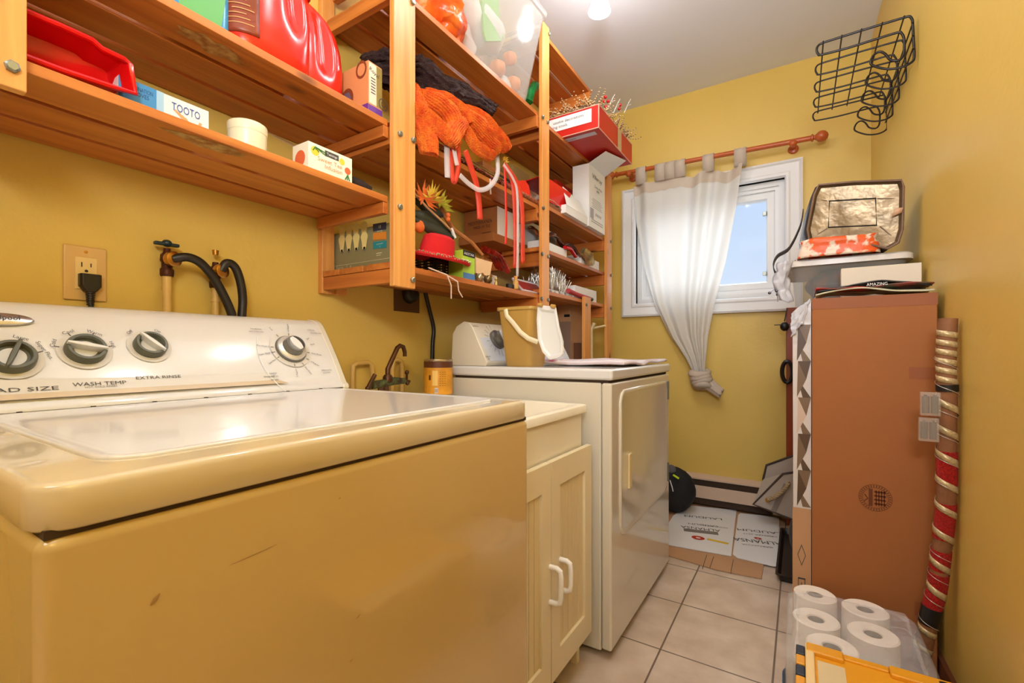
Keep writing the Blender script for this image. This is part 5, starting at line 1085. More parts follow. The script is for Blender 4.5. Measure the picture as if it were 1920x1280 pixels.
# dryer outlet plate and cord
q0, q1 = onx(738, 530, WX), onx(785, 587, WX); t = Thing('dryer_outlet', 'brown metal plate with a round black dryer plug under the tall post', 'outlet', (WX, (q0.y + q1.y) / 2, (q0.z + q1.z) / 2))
t.part('cover_plate', MB().box(WX, WX + .005, q0.y, q1.y, q1.z, q0.z + .02), mat('brown_plate', (96, 70, 40), .4, .3), bevel=.001); pc = onx(765, 552, WX)
t.part('round_plug', MB().lathe([(.036, .004), (.036, .012), (.030, .03), (.024, .034), (0, .034)], V((WX, pc.y, pc.z)), 24, (1, 0, 0)), M_black)
P = [wv(795, 520, WX + .02), wv(797, 545, WX + .02), wv(805, 580, WX + .02), wv(813, 615, WX + .02), wv(811, 645, WX + .02), wv(810, 700, WX + .02)]
single('electrical_cable', 'thick dark cord running down the wall behind the orange can', 'cord', MB().tube(smooth_path(P), .0085, 12), M_black, P[0])
# ---------------------------------------------------------------- curtain and rod
Yr = WB - .085; ra, rb = ony(1158, 327, Yr), ony(1520, 259, Yr)
t = Thing('curtain_rod', 'reddish wooden curtain rod with ball finials above the window', 'curtain rod', (ra + rb) / 2)
M_rod = mat('cherry_wood', (190, 92, 40), .3)
rdir = (rb - ra).normalized()
t.part('rod', MB().tube([ra, rb], .014, 16), M_rod)
t.part('finial', MB().lathe([(.014, 0), (.02, .004), (.02, .01), (.012, .014), (.012, .02), (.026, .035), (.03, .05), (.026, .066), (.014, .078), (0, .082)], rb, 20, rdir), M_rod)
t.part('finial', MB().lathe([(.014, 0), (.02, .004), (.02, .01), (.012, .014), (.012, .02), (.026, .035), (.03, .05), (.026, .066), (.014, .078), (0, .082)], ra, 20, -rdir), M_rod)
for px in (1180, 1487):
    p = ony(px, 327 - (px - 1158) * 68 / 362, Yr); t.part('rod_bracket', MB().tube([p, V((p.x, WB, p.z - .012))], .012, 12).ball(p + V((0, -.012, -.016)), .020, 14).lathe([(.028, 0), (.024, .012), (.014, .016)], V((p.x, WB, p.z - .012)), 18, (0, -1, 0)), M_rod)
t = Thing('curtain', 'sheer white tab-top curtain knotted at the bottom in front of the window', 'curtain', ony(1300, 500, Yr))
M_cur = mat('sheer_white', (238, 236, 230), .9, bump=.05, bs=200, transl=.34); M_tab = mat('tab_cloth', (226, 212, 196), .9, transl=.3)
ED = [(322, 1187, 1398), (345, 1187, 1393), (420, 1192, 1380), (500, 1206, 1362), (570, 1226, 1340), (630, 1256, 1328), (670, 1284, 1324), (692, 1296, 1322), (705, 1298, 1320)]
def edge(v_):
    y = 345 + (705 - 345) * v_
    for i in range(len(ED) - 1):
        if ED[i][0] <= y <= ED[i + 1][0]:
            k = (y - ED[i][0]) / (ED[i + 1][0] - ED[i][0]); return y, ED[i][1] * (1 - k) + ED[i + 1][1] * k, ED[i][2] * (1 - k) + ED[i + 1][2] * k
    return y, ED[-1][1], ED[-1][2]
TABS = (1202, 1238, 1256, 1275, 1328, 1388)
def topz(px): # hem sags between the tabs
    d = min(abs(px - q) for q in TABS); return min(14, d * .5)
def cf(u, v_):
    y, xl, xr = edge(v_); px = xl + (xr - xl) * u; slope = -(px - 1187) * .187 * max(0, 1 - v_ * 1.6)
    py = y + slope + 0 + (topz(px) * .6 * max(0, 1 - v_ * 4)) - (8 if v_ < 0 else 0)
    p = ony(px, py, Yr); A = .018 * (1 - .35 * v_)
    s_ = math.sin(u * 2 * PI * 4.6 + 1.2 * math.sin(u * 9) + .7 * v_ * 3); s2 = math.sin(u * 2 * PI * 2.3 + 2)
    p.y += A * s_ + .014 * s2 * (1 - v_); return tuple(p)
t.part('curtain_cloth', MB().grid(cf, 150, 60), M_cur, ang=180)
t.part('top_hem', MB().grid(lambda u, v_: tuple(V(cf(u, v_ * .055)) + V((0, -.002, 0))), 150, 3), M_tab, ang=180)
for px in TABS:
    py = 350 - (px - 1187) * .187; pt_ = ony(px, py, Yr); ry = 327 - (px - 1158) * 68 / 362; pr = ony(px, ry, Yr); b = MB(); w2 = .032
    ring_ = [pt_ + V((0, -.012, 0)), pr + V((0, -.017, -.002)), pr + V((0, -.012, .014)), pr + V((0, 0, .018)), pr + V((0, .012, .014)), pr + V((0, .017, -.002)), pt_ + V((0, .012, 0))]
    vs = []
    for q in ring_: vs += [q - V((w2, 0, -.187 * .35 * w2)), q + V((w2, 0, .187 * .35 * w2))]
    b.add(vs, [(2 * i, 2 * i + 1, 2 * i + 3, 2 * i + 2) for i in range(6)]); t.part('curtain_tab', b, M_tab, solid=.001)
kc = ony(1312, 705, Yr); b = MB()
for k in range(4):
    z_ = kc.z + .02 - k * .026; cx_ = kc.x + .006 * k; b.tube([V((cx_ + (.048 - .003 * k) * math.cos(2 * PI * i / 20), Yr + .036 * math.sin(2 * PI * i / 20), z_ + .012 * math.sin(2 * PI * i / 20 + k))) for i in range(20)], .020, 10, closed=True)
b.ball(kc - V((0, 0, .02)), .045, 14, (1, .8, 1.2)); b.noise(.006, 30); t.part('knot', b, M_tab, ang=80)
def tail(u, v_):
    p = ony(1318 + 34 * v_, 712 + 26 * v_, Yr); w_ = .035 * (1 - .3 * v_); a = 2 * PI * u
    return tuple(p + V((.018 * math.cos(a) * (1 + .4 * math.sin(3 * a)) * (1 - .3 * v_), .024 * math.sin(a), w_ * math.cos(a) * .9 + .006 * math.sin(5 * a))))
t.part('tail', MB().grid(tail, 30, 10), M_tab, solid=.002, ang=80)
# ---------------------------------------------------------------- wire basket on the right wall
t = Thing('wire_rack', 'black wire rack with curled hooks fixed high on the right wall', 'rack', (rwx(2.4), 2.4, 2.0))
Yn = 2.08; L1 = [(1100, 150), (1075, 115), (1020, 125), (820, 185), (630, 243), (450, 300), (280, 355), (232, 385), (220, 425), (235, 458), (265, 465), (500, 405), (740, 330), (960, 262), (1000, 272), (1022, 320), (1025, 400), (1015, 470), (985, 510), (940, 520), (890, 508), (850, 460), (800, 438), (745, 468), (715, 530), (740, 567), (870, 597), (1000, 580), (1090, 535), (1115, 480), (1108, 320)]
P = [ony(1480 + x * .2031, 10 + y * .2031, Yn) for x, y in L1]; mx_ = max(p.x for p in P); P = [p + V((.334 - mx_, 0, 0)) for p in P]
sm = smooth_path(P + [P[0]], 4)[:-1]; r0_ = None; M_wire = mat('black_wire', (30, 20, 16), .4, .3)
for k in range(5):
    b = MB().tube([p + V((0, .145 * k, 0)) for p in sm], .0042 if k == 0 else .0034, 8, closed=True); o = t.part('wire_loop', b, M_wire)
for i in (2, 3, 4, 5, 6): t.part('long_wire', MB().tube([P[i] + V((0, -.01, -.0)), P[i] + V((0, .60, 0))], .0026, 8), M_wire)
for (dx, dz) in ((0, -.01), (0, -.055), (0, -.10)):
    q = V((P[0].x, Yn, P[0].z + dz)); t.part('long_wire', MB().tube([q - V((0, .01, 0)), q + V((0, .60, 0))], .0026, 8), M_wire)
# ---------------------------------------------------------------- stack on the right
BY = 1.78; bx0 = ony(1522, 558, BY).x; bx1 = .338; bzt = 1.143
t = Thing('tall_cardboard_box', 'tall plain brown cardboard box with a round printed stamp against the right wall', 'box', ((bx0 + bx1) / 2, BY + .4, 0))
t.part('box_shell', MB().prism([(bx0, BY, .002), (bx1, BY, .002), (bx1 - .013, BY + .85, .002), (bx0, BY + .85, .002)], (0, 0, bzt - .002)), M_card, bevel=.004)
BF = Face((bx0, BY, 0), (1, 0, 0), (0, 0, 1))
b = MB(); a, bb = BF.hit(1641, 933); ra_ = .041
b.ring(BF, a, bb, ra_ - .0013, ra_, .0008, 40); b.ring(BF, a, bb, ra_ * .74, ra_ * .77, .0008, 40)
for k in range(34):
    an = 2 * PI * k / 34; F2 = Face(BF.pt(a + ra_ * .87 * math.cos(an), bb + ra_ * .87 * math.sin(an)), BF.u * math.cos(an) + BF.v * math.sin(an), BF.v * math.cos(an) - BF.u * math.sin(an)); b.rect(F2, -.003, -.0012, .003, .0012, .0008)
b.rect(BF, a - .016, bb - .026, a - .006, bb + .026, .0008)
for k in range(4): b.rect(BF, a - .003, bb + .016 - k * .012, a + .026, bb + .021 - k * .012, .0008); b.rect(BF, a + .001 + k * .0065, bb - .024, a + .0035 + k * .0065, bb + .024, .0008)
b.tube([BF.pt(a - .026, bb + .008, .0008), BF.pt(a - .018, bb - .004, .0008), BF.pt(a - .028, bb - .014, .0008)], .0015, 5)
t.part('printed_stamp', b, mat('stamp_ink', (104, 52, 22), .8), smooth=False)
b = MB().rect(BF, 0, bzt - .035, bx1 - bx0, bzt, .0006); t.part('packing_tape', b, mat('tape_brown', (150, 84, 40), .6), smooth=False, label='brown packing tape along the top edge')
a, bb = BF.hit(1755, 700); b = MB().rect(BF, a - .06, bb - .018, bx1 - bx0, bb + .018, .0006); t.part('packing_tape', b, mat('tape_brown', (160, 92, 46)), smooth=False)
a, bb = BF.hit(1740, 1145); b = MB().rect(BF, a - .03, bb - .02, bx1 - bx0, bb + .02, .0006); t.part('packing_tape', b, mat('tape_brown', (160, 92, 46)), smooth=False)
# patterned package beside the tall box
px0 = ony(1486, 600, BY + .02).x
t = Thing('patterned_package', 'white and brown triangle patterned package squeezed against the left side of the tall box', 'package', (px0 + .02, BY + .15, 0))
PB = MB().prism([(px0 + .004, BY + .015, .002), (bx0 - .0015, BY + .015, .002), (bx0 - .0015, BY + .015, bzt - .005), (bx0 - .012, BY + .015, bzt - .012), (px0, BY + .015, bzt - .05)], (0, .3, 0)); t.part('package_shell', PB, mat('grey_film_white', (214, 206, 200), .3, bump=.3, bs=20), smooth=False)
PF = Face((px0, BY + .015, 0), (1, 0, 0), (0, 0, 1)); pw = bx0 - px0 - .002; xm = pw * .30; cols = [mat('tri_a', (120, 96, 74), .4), mat('tri_b', (86, 66, 50), .4), mat('tri_c', (150, 128, 108), .4), mat('tri_d', (205, 180, 160), .4)]
for i in range(5):
    z0 = 1.06 - i * .12; b = MB().poly(PF, [(xm, z0), (pw, z0), (pw * .75, z0 - .06)], .0008).poly(PF, [(xm * 1.0, z0 - .06), (pw, z0 - .12), (pw * .55, z0 - .12)], .0008); t.part('printed_triangle', b, cols[i % 2], smooth=False)
    b = MB().poly(PF, [(xm, z0), (pw * .75, z0 - .06), (xm * .8, z0 - .12)], .0009); t.part('printed_triangle', b, cols[(i + 1) % 2 + (2 if i % 3 == 2 else 0)], smooth=False)
t.part('kraft_end', MB().rect(PF, 0, .01, pw, .455, .0008), M_card2, smooth=False); b = MB()
b.ring(PF, pw * .5, .30, .010, .012, .0012, 4, k=3).rect(PF, pw * .3, .12, pw * .7, .125, .0012).rect(PF, pw * .3, .22, pw * .7, .225, .0012).rect(PF, pw * .3, .12, pw * .34, .225, .0012).rect(PF, pw * .66, .12, pw * .7, .225, .0012).rect(PF, pw * .48, .14, pw * .52, .21, .0012)
t.part('handling_marks', b, M_ink, smooth=False)
# folded magazines/bags on top of the box
t = Thing('printed_bag', 'folded black, red and cream printed shopping bag on top of the tall box', 'bag', (.17, BY + .07, bzt)); b = MB()
def fb_(z0, k): return MB().grid(lambda u, v_: tuple(V((bx0 + .01 + .285 * u, BY - .006 + .16 * v_, bzt + z0 + .006 * math.sin(u * 6 + k) + .004 * math.sin(v_ * 9 + k) + .010 * math.sin(PI * u))) + noise.noise_vector(V((u * 5, v_ * 3, k))) * .005), 24, 8)
M_bp = [mat('bag_black', (36, 34, 32), .35, var=1, vs=14, col2=(20, 18, 18)), mat('bag_cream', (206, 200, 168), .5), mat('bag_multi', (60, 62, 40), .4, var=1, vs=20, col2=(180, 30, 30))]
for k in range(3): t.part('folded_layer', fb_(.010 + k * .010, k * 2.1), M_bp[(1, 2, 0)[k]], solid=.004)
TF = Face((bx0 + .12, BY - .011, bzt + .02), (1, 0, 0), (0, 0, 1)); t.part('bag_lettering', MB().text(TF, .045, .013, .013, 'AMAZING', .004, wide=.05), M_cardw, smooth=False)
# crumpled white film spilling down the left of the box
b = MB().grid(lambda u, v_: tuple(V((px0 - .002 + (.052 - .02 * v_) * u, BY - .002 - .004 * v_, bzt - .045 - .08 * v_ + .045 * u)) + noise.noise_vector(V((u * 6, v_ * 7, 3))) * .006), 12, 14)
single('plastic_sheet', 'crumpled white plastic sheet draped over the top of the patterned package', 'plastic sheet', b, mat('white_film', (226, 226, 232), .25, transl=.3), (px0 + .02, BY, bzt - .1), solid=.001, ang=40)
# white carton at the back right
g = carton('white_carton', 'cream white carton behind the folded printed bag on the tall box', 'box', .122, .335, BY + .19, BY + .23, bzt + .001, bzt + .118, M_cream)
# clear bin with lid
Yq = 2.05; lx = ony(1480, 560, Yq).x - .005
t = Thing('storage_bin', 'clear storage bin with a white lid on the tall box under the cooler bag', 'bin', (.13, Yq + .2, bzt))
def rq(z_, d): return [(x, y, z_) for x, y, _ in rr(lx - .0 + d, rwx(2.4) - .012 - d, Yq + d, Yq + .46 - d, .04, 0, 5)]
bz1 = 1.312
t.part('bin_shell', loft(MB(), [rq(bzt + .002, .03), rq(bzt + .012, .024), rq(bz1 - .02, .010), rq(bz1 - .012, .0)], cap1=False), film('bin_clear', (200, 206, 204), .84, .12), solid=.002)
t.part('bin_lid', loft(MB(), [rq(bz1 - .02, -.006), rq(bz1 - .002, -.006), rq(bz1 + .004, .0), rq(bz1 + .006, .012), rq(bz1, .02)]), mat('milky_lid', (226, 218, 208), .3))
b = MB().ball((.13, Yq + .2, bzt + .085), .07, 16, (1.6, 2.1, .95)).noise(.02, 16); single('bin_contents', 'brown and green cloth things packed inside the clear storage bin', 'cloth', b, mat('dim_cloth', (150, 80, 44), .9, var=.8, vs=12, col2=(50, 66, 60)), (.13, Yq + .2, bzt + .01))
# orange printed bag on the lid
z0 = bz1 + .007
def ob(u, v_): 
    a = 2 * PI * u; return tuple(V((.115 + .125 * math.copysign(abs(math.cos(a)) ** .5, math.cos(a)) * (1 - .1 * v_), Yq + .018 + .05 * math.copysign(abs(math.sin(a)) ** .5, math.sin(a)), z0 + .066 * v_)) + noise.noise_vector(V((u * 9, v_ * 4, 0))) * .008 * (.2 + v_))
mo = mat('orange_white_print', (236, 96, 36), .4, var=1, vs=26, col2=(236, 214, 190), bump=.3, bs=30)
mr_ = [n for n in mo.node_tree.nodes if n.type == 'VALTORGB'][0]; mr_.color_ramp.elements[0].position = .46; mr_.color_ramp.elements[1].position = .53
b = MB().grid(ob, 48, 8); b.grid(lambda u, v_: tuple(V((.115 + .22 * (u - .5), Yq - .01 + .09 * v_, z0 + .064)) + noise.noise_vector(V((u * 9, v_ * 4, 2))) * .012), 14, 6); single('orange_print_bag', 'orange and white printed bag under the open cooler bag', 'bag', b, mo, (.115, Yq + .03, z0), ang=40, solid=.001)
# cooler bag
t = Thing('cooler_bag', 'open black cooler bag with silver foil lining on top of the bin', 'cooler bag', (.17, Yq + .15, 1.345))
CFc = [ony(px, py, Yq - .02) for px, py in ((1520, 462), (1514, 430), (1527, 365), (1535, 347), (1600, 341), (1690, 338), (1694, 350), (1692, 430), (1684, 455), (1665, 466), (1600, 452), (1555, 447))]
cen = sum(CFc, V()) / len(CFc)
def cr(k, dy, mv=V((0, 0, 0))): return [tuple(cen + (p - cen) * k + V((0, dy, 0)) + mv) for p in CFc]
outer = t.part('outer_shell', loft(MB(), [cr(1.0, 0), cr(1.02, .03, V((-.008, 0, 0))), cr(.98, .22, V((-.03, 0, -.01))), cr(.9, .24, V((-.03, 0, -.01)))], cap0=False), mat('black_nylon', (38, 24, 22), .6, bump=.2, bs=80), ang=50)
M_foil = mat('silver_lining', (140, 118, 88), .32, .6, var=.4, vs=14, bump=.45, bs=18)
t.part('foil_lining', loft(MB(), [cr(.99, -.001), cr(.93, .012), cr(.60, .018), cr(.58, .022), cr(.57, .15, V((0, 0, 0)))][0:3], cap0=False, cap1=True), M_foil, ang=30)
ip = [ony(px, py, Yq + .006) for px, py in ((1555, 378), (1641, 373), (1643, 423), (1553, 427))]
b = MB().prism([p - V((0, .006, 0)) for p in ip][::-1], (0, .012, 0)); b.noise(.003, 30); t.part('inner_panel', b, M_foil, bevel=.003)
b = MB().tube([p + V((0, -.008, 0)) for p in ip], .003, 8, closed=True); t.part('panel_piping', b, M_black)
for (u0, u1) in (((1529, 372), (1527, 428)), ((1551, 376), (1531, 374)), ((1645, 372), (1686, 372)), ((1650, 424), (1676, 446)), ((1551, 428), (1532, 440))): t.part('lining_crease', MB().tube([ony(*u0, Yq - .005), ony(*u1, Yq - .005)], .0016, 6), mat('crease_brown', (110, 84, 60), .5))
t.part('zipper_edge', MB().tube(cr(1.0, -.002), .004, 8, closed=True), mat('zip_tan', (120, 92, 72), .5))
tg = ony(1682, 396, Yq - .03); t.part('tag', MB().add([tg + V((-.014, 0, -.016)), tg + V((.012, 0, -.006)), tg + V((.016, 0, .010)), tg + V((-.004, 0, .012))], [(0, 1, 2, 3)]), mat('tag_tan', (206, 160, 124), .6), solid=.001)
P = [ony(1506, 395, Yq + .02), ony(1500, 425, Yq + .02), ony(1480, 465, Yq + .0), ony(1458, 480, Yq - .01), ony(1450, 497, Yq - .01), ony(1455, 512, Yq), ony(1470, 512, Yq + .03), ony(1492, 490, Yq + .06)]
sp_ = smooth_path(P); b = MB(); vs = []
for p in sp_: vs += [p + V((0, -.012, .004)), p + V((0, .012, -.004))]
b.add(vs, [(2 * i, 2 * i + 1, 2 * i + 3, 2 * i + 2) for i in range(len(sp_) - 1)]); t.part('shoulder_strap', b, mat('strap_webbing', (70, 66, 66), .7), solid=.003)
# white plastic bag hanging at the bin end, keys
b = MB().grid(lambda u, v_: tuple(V((lx - .03 + .05 * u - .015 * math.sin(PI * v_), Yq - .012 - .02 * math.sin(PI * u), bz1 + .0 - .15 * v_)) + noise.noise_vector(V((u * 4, v_ * 6, 8))) * .012), 12, 18)
single('white_plastic_bag', 'white plastic bag hanging on the left end of the clear storage bin', 'plastic bag', b, mat('white_film', (226, 226, 232)), (lx - .01, Yq, bz1 - .1), solid=.0015, ang=60)
t = Thing('key_bunch', 'bunch of silver keys and tags hanging in front of the window corner', 'keys', ony(1462, 540, Yq)); k_ = 0
for (a, c_) in (((1470, 522), (1456, 545)), ((1468, 530), (1443, 549)), ((1466, 535), (1458, 552)), ((1455, 530), (1464, 545)), ((1470, 535), (1466, 548))):
    pa, pb = ony(*a, Yq - .02 + .004 * k_), ony(*c_, Yq - .02 + .004 * k_); t.part('key', MB().tube([pa, pb], .0028, 6, flat=.4).ball(pb, .006, 8, (1, .4, 1)), mat('key_silver', (90, 90, 94), .3, .8)); k_ += 1
b = MB().tube([ony(1470, 523, Yq - .02), V((lx - .0, Yq + .0, bz1 - .03))], .002, 6); t.part('key_ring', b, M_chrome)
# wooden panel standing behind
pnx = ony(1474, 570, 2.99).x; pz = 1.215
t = Thing('wooden_board', 'reddish brown wooden board standing behind the tall box under the window', 'board', (pnx + .15, 3.0, 0)); t.part('board_slab', MB().box(pnx, .30, 2.99, 3.015, .002, pz), M_redwood, bevel=.002)
for (px, py, r_, lb) in ((1471, 612, .028, 'small black pouch hanging on the upper left edge of the wooden board'), (1476, 697, .045, 'curled black cord coil hanging on the left edge of the wooden board')):
    p = ony(px, py, 2.97); b = MB()
    if r_ > .03: b.tube([p + V((.55 * r_ * math.cos(a * PI / 10), .0, 1.3 * r_ * math.sin(a * PI / 10))) for a in range(20)], .011, 8, closed=True)
    else: b.ball(p, r_, 14, (.8, .6, .9)).tube([p + V((0, 0, r_)), p + V((.012, 0, .10))], .003, 6).tube([p + V((-.05, 0, .01)), p + V((.06, 0, .012))], .005, 6, flat=.5)
    single('black_coil' if r_ > .03 else 'small_black_pouch', lb, 'coil' if r_ > .03 else 'pouch', b, M_black, p)
b = MB().grid(lambda u, v_: tuple(V((px0 - .004 + .02 * u, BY + .06, .99 - .05 * v_)) + noise.noise_vector(V((u * 9, v_ * 9, 5))) * .01), 6, 6)
# ---------------------------------------------------------------- decorated pole against the right wall
t = Thing('wrapped_pole', 'cardboard pole wrapped in red glitter fabric and gold ribbon against the right wall', 'pole', (.29, 1.68, .1))
CL = [((1778, 597), 1.64, 1.0), ((1774, 680), 1.64, 1.0), ((1776, 740), 1.64, 1.0), ((1777, 830), 1.65, 1.0), ((1775, 900), 1.65, 1.0), ((1778, 960), 1.66, 1.05), ((1765, 1030), 1.67, 1.05), ((1757, 1100), 1.68, 1.05), ((1745, 1150), 1.68, 1.05), ((1724, 1245), 1.69, 1.05)]
cp = []
for (a, Y_, k) in CL:
    p = ony(*a, Y_); p.x = min(p.x, rwx(Y_) - .026); cp.append(p)
cps = smooth_path(cp, 10); rp_ = .0202
body = t.part('cardboard_tube', MB().tube(cps, rp_, 20), mat('bark_cardboard', (150, 98, 60), .7, var=.3, vs=20, bump=.3, bs=30), ang=60)
def seg_tube(z_hi, z_lo, r_, m, nm, lab=None):
    P = [p for p in cps if z_lo <= p.z <= z_hi]
    if len(P) > 1: t.part(nm, MB().tube(P, r_, 20), m, body, label=lab)
def zat(py): # height on the pole at a pixel row
    best = min(cps, key=lambda p: abs((HY - F * (p.z - H) / (-p.x * sn + p.y * cs)) - py)); return best.z
M_gl = mat('red_glitter', (216, 26, 16), .35, .2, var=.5, vs=300, bump=.8, bs=500); M_gr = mat('gold_ribbon', (214, 190, 140), .35, .3, var=.3, vs=200)
for a, c_ in ((845, 905), (940, 1010), (1030, 1068), (1075, 1145)): seg_tube(zat(a), zat(c_), rp_ + .0018, M_gl, 'red_glitter_band')
for a, c_ in ((718, 731), (1140, 1168)): seg_tube(zat(a), zat(c_), rp_ + .003, M_black, 'black_tape_band')
def spiral(z_top, z_bot, turns, w_, r_, m, nm, ph=0.0):
    P = [p for p in cps if z_bot - .02 <= p.z <= z_top + .02]; N = int(turns * 20); vs = []
    def at(z_):
        for i in range(len(cps) - 1):
            if (cps[i].z - z_) * (cps[i + 1].z - z_) <= 0:
                k = (cps[i].z - z_) / ((cps[i].z - cps[i + 1].z) or 1e-9); return cps[i].lerp(cps[i + 1], k)
        return cps[0] if z_ > cps[0].z else cps[-1]
    for i in range(N + 1):
        z_ = z_top + (z_bot - z_top) * i / N; a = ph + 2 * PI * turns * i / N
        for dz in (-w_ / 2, w_ / 2):
            c_ = at(z_ + dz); vs.append(c_ + V((r_ * math.cos(a), r_ * math.sin(a), 0)))
    t.part(nm, MB().add(vs, [(2 * i, 2 * i + 1, 2 * i + 3, 2 * i + 2) for i in range(N)]), m, body, solid=.0004, ang=80)
spiral(1.035, .89, 6, .015, rp_ + .0012, M_gr, 'gold_ribbon_wrap'); spiral(.87, .45, 6, .018, rp_ + .0026, M_gr, 'gold_ribbon_wrap', 1.0); spiral(.45, .30, 2, .018, rp_ + .0026, M_gr, 'gold_ribbon_wrap'); spiral(.24, .14, 2, .016, rp_ + .0012, M_gr, 'gold_ribbon_wrap')
spiral(.98, .14, 13, .0016, rp_ + .0034, mat('silver_wire', (220, 210, 200), .3, .6), 'light_wire', .5)
for (px, py, lb) in ((1744, 757, 'upper small clear battery case hanging beside the wrapped pole'), (1741, 805, 'lower small clear battery case hanging beside the wrapped pole')):
    c = ony(px, py, 1.60); T = Thing('battery_case', lb, 'battery case', c); T.part('case_shell', MB().box(c.x - .020, c.x + .020, c.y - .008, c.y + .008, c.z - .031, c.z + .031), film('case_clear', (220, 210, 196), .72, .15), bevel=.002)
    for k in (-.009, .009): T.part('battery', MB().lathe([(.007, -.024), (.0078, -.022), (.0078, .02), (.003, .021), (.003, .024)], c + V((k, 0, 0)), 14), mat('battery_grey', (110, 96, 84), .35, .4))
# ---------------------------------------------------------------- toilet paper pack
ty0, ty1, tx0, tx1, th = 1.30, 1.70, -.028, .27, .236
t = Thing('toilet_paper_pack', 'clear wrapped pack of white toilet paper rolls on the floor before the tall box', 'toilet paper', ((tx0 + tx1) / 2, (ty0 + ty1) / 2, 0))
M_tp = mat('paper_white', (244, 232, 216), .9); M_core = mat('core_grey', (150, 136, 110), .9)
for k, (px, py) in enumerate(((1528, 1112), (1622, 1140), (1530, 1158), (1637, 1186), (1560, 1210))):
    p = onz(px, py, th - .008); r_ = .056; p.x = max(tx0 + r_, p.x)
    for lv in (0, 1):
        zb_ = .004 + lv * .113; rl = t.part('toilet_roll', MB().lathe([(.02, .002), (r_ - .004, 0), (r_, .004), (r_, .108), (r_ - .004, .111), (.022, .109), (.020, .106), (.020, .03)], V((p.x, p.y, zb_)), 36), M_tp)
        if lv: t.part('paper_core', MB().lathe([(.0195, .03), (.0195, .106), (.018, .106), (.018, .03)], V((p.x, p.y, zb_)), 24), M_core, rl)
def shell(d, z_): return [(x, y, z_) for x, y, _ in rr(tx0 - .003 + d, tx1 + .004 - d, ty0 - .01 + d, ty1 - d, .05, 0, 8)]
b = MB(); rs = [shell(0, .002)] + [shell(0, .002 + (th - .02) * k / 10) for k in range(1, 11)] + [shell(.01, th - .008), shell(.03, th - .002)]
loft(b, rs, cap0=False, cap1=False)
b.grid(lambda u, v_: (tx0 + .02 + (tx1 - tx0 - .04) * u, ty0 + .02 + (ty1 - ty0 - .04) * v_, th - .001), 24, 28)
for i, p in enumerate(b.v):
    if p.z > .02: b.v[i] = p + noise.noise_vector(p * 26) * .006
t.part('clear_wrap', b, M_cling, ang=70)
b = MB(); PS = [(tx0 - .0055, ty0 + .015 + .16 * k / 6, 0) for k in range(7)]; 
b.grid(lambda u, v_: (tx0 - .0075 - .003 * math.sin(6 * u), ty0 + .015 + .20 * u, .004 + .17 * v_ * (1 - .5 * u)), 8, 6)
t.part('blue_print_panel', b, mat('wrapper_blue', (60, 110, 160), .3), solid=.0006)
# yellow lidded tote
ux0, uy1, uz = -.002, 1.285, .285
t = Thing('lidded_tote', 'storage tote with a yellow interlocking lid at the bottom right', 'tote', (.16, 1.05, 0)); ux1 = rwx(1.2) - .03; uy0 = .82
M_yel = mat('yellow_lid', (236, 164, 34), .4)
t.part('tote_body', loft(MB(), [[(x, y, 0.002) for x, y, _ in rr(ux0 + .04, ux1 - .03, uy0 + .04, uy1 - .04, .03, 0)], [(x, y, uz - .02) for x, y, _ in rr(ux0 + .012, ux1 - .01, uy0 + .01, uy1 - .01, .03, 0)]]), mat('tote_black', (30, 34, 40), .4))
ld = t.part('lid_flap', MB().box(ux0 + .012, ux1, uy0, uy1 - .002, uz - .012, uz - .004), M_yel, bevel=.002)
b = MB().box(ux0 + .012, ux0 + .03, uy0, uy1, uz - .012, uz + .004); t.part('lid_side_rim', b, mat('yellow_pale', (246, 214, 150), .35), ld, bevel=.003)
for (a, c_) in ((ux0 + .014, ux0 + .085), (ux0 + .165, ux1 - .065)): t.part('lid_ridge', MB().box(a, c_, uy1 - .035, uy1, uz - .006, uz + .006), M_yel, ld, bevel=.004)
t.part('lid_ridge', MB().box(ux1 - .06, ux1 - .01, uy1 - .035, uy1 + .0, uz - .006, uz + .004), M_yel, ld, bevel=.004)
t.part('lid_ridge', MB().box(ux0 + .085, ux0 + .165, uy1 - .02, uy1, uz - .006, uz + .001), M_yel, ld, bevel=.003)
t.part('lid_hole', MB().lathe([(.008, 0), (.008, .001)], (ux1 - .085, uy1 - .014, uz + .0058), 16, (0, 0, 1), (1, 0, 0), 1.2, .6), M_black, ld)
for k in range(9):
    y_ = uy1 - .012 - k * .04; t.part('hinge_knuckle', MB().box(ux0 - .006, ux0 + .012, y_ - .036, y_, uz - .022, uz - .0), M_yel if k % 2 else mat('knuckle_navy', (30, 40, 56), .4), bevel=.003)
b = MB().box(ux0 + .035, ux0 + .085, uy0, uy1 - .05, uz - .0035, uz - .003); t.part('taped_label', b, mat('label_cloudy', (226, 206, 160), .25), ld, smooth=False)
# ---------------------------------------------------------------- floor things
t = Thing('boot_tray', 'long black plastic boot tray on the floor left of the tall box', 'tray', (-.03, 2.6, 0)); tx = (-.085, .0, 2.24, 2.84)
def tr(z_, d): return [(x, y, z_) for x, y, _ in rr(tx[0] + d, tx[1] - d, tx[2] + d, tx[3] - d, .015, 0, 4)]
t.part('tray_shell', loft(MB(), [tr(.001, .01), tr(.02, .006), tr(.028, -.004), tr(.032, -.004), tr(.032, .004), tr(.008, .016)]), mat('dark_brown_plastic', (40, 30, 26), .35))
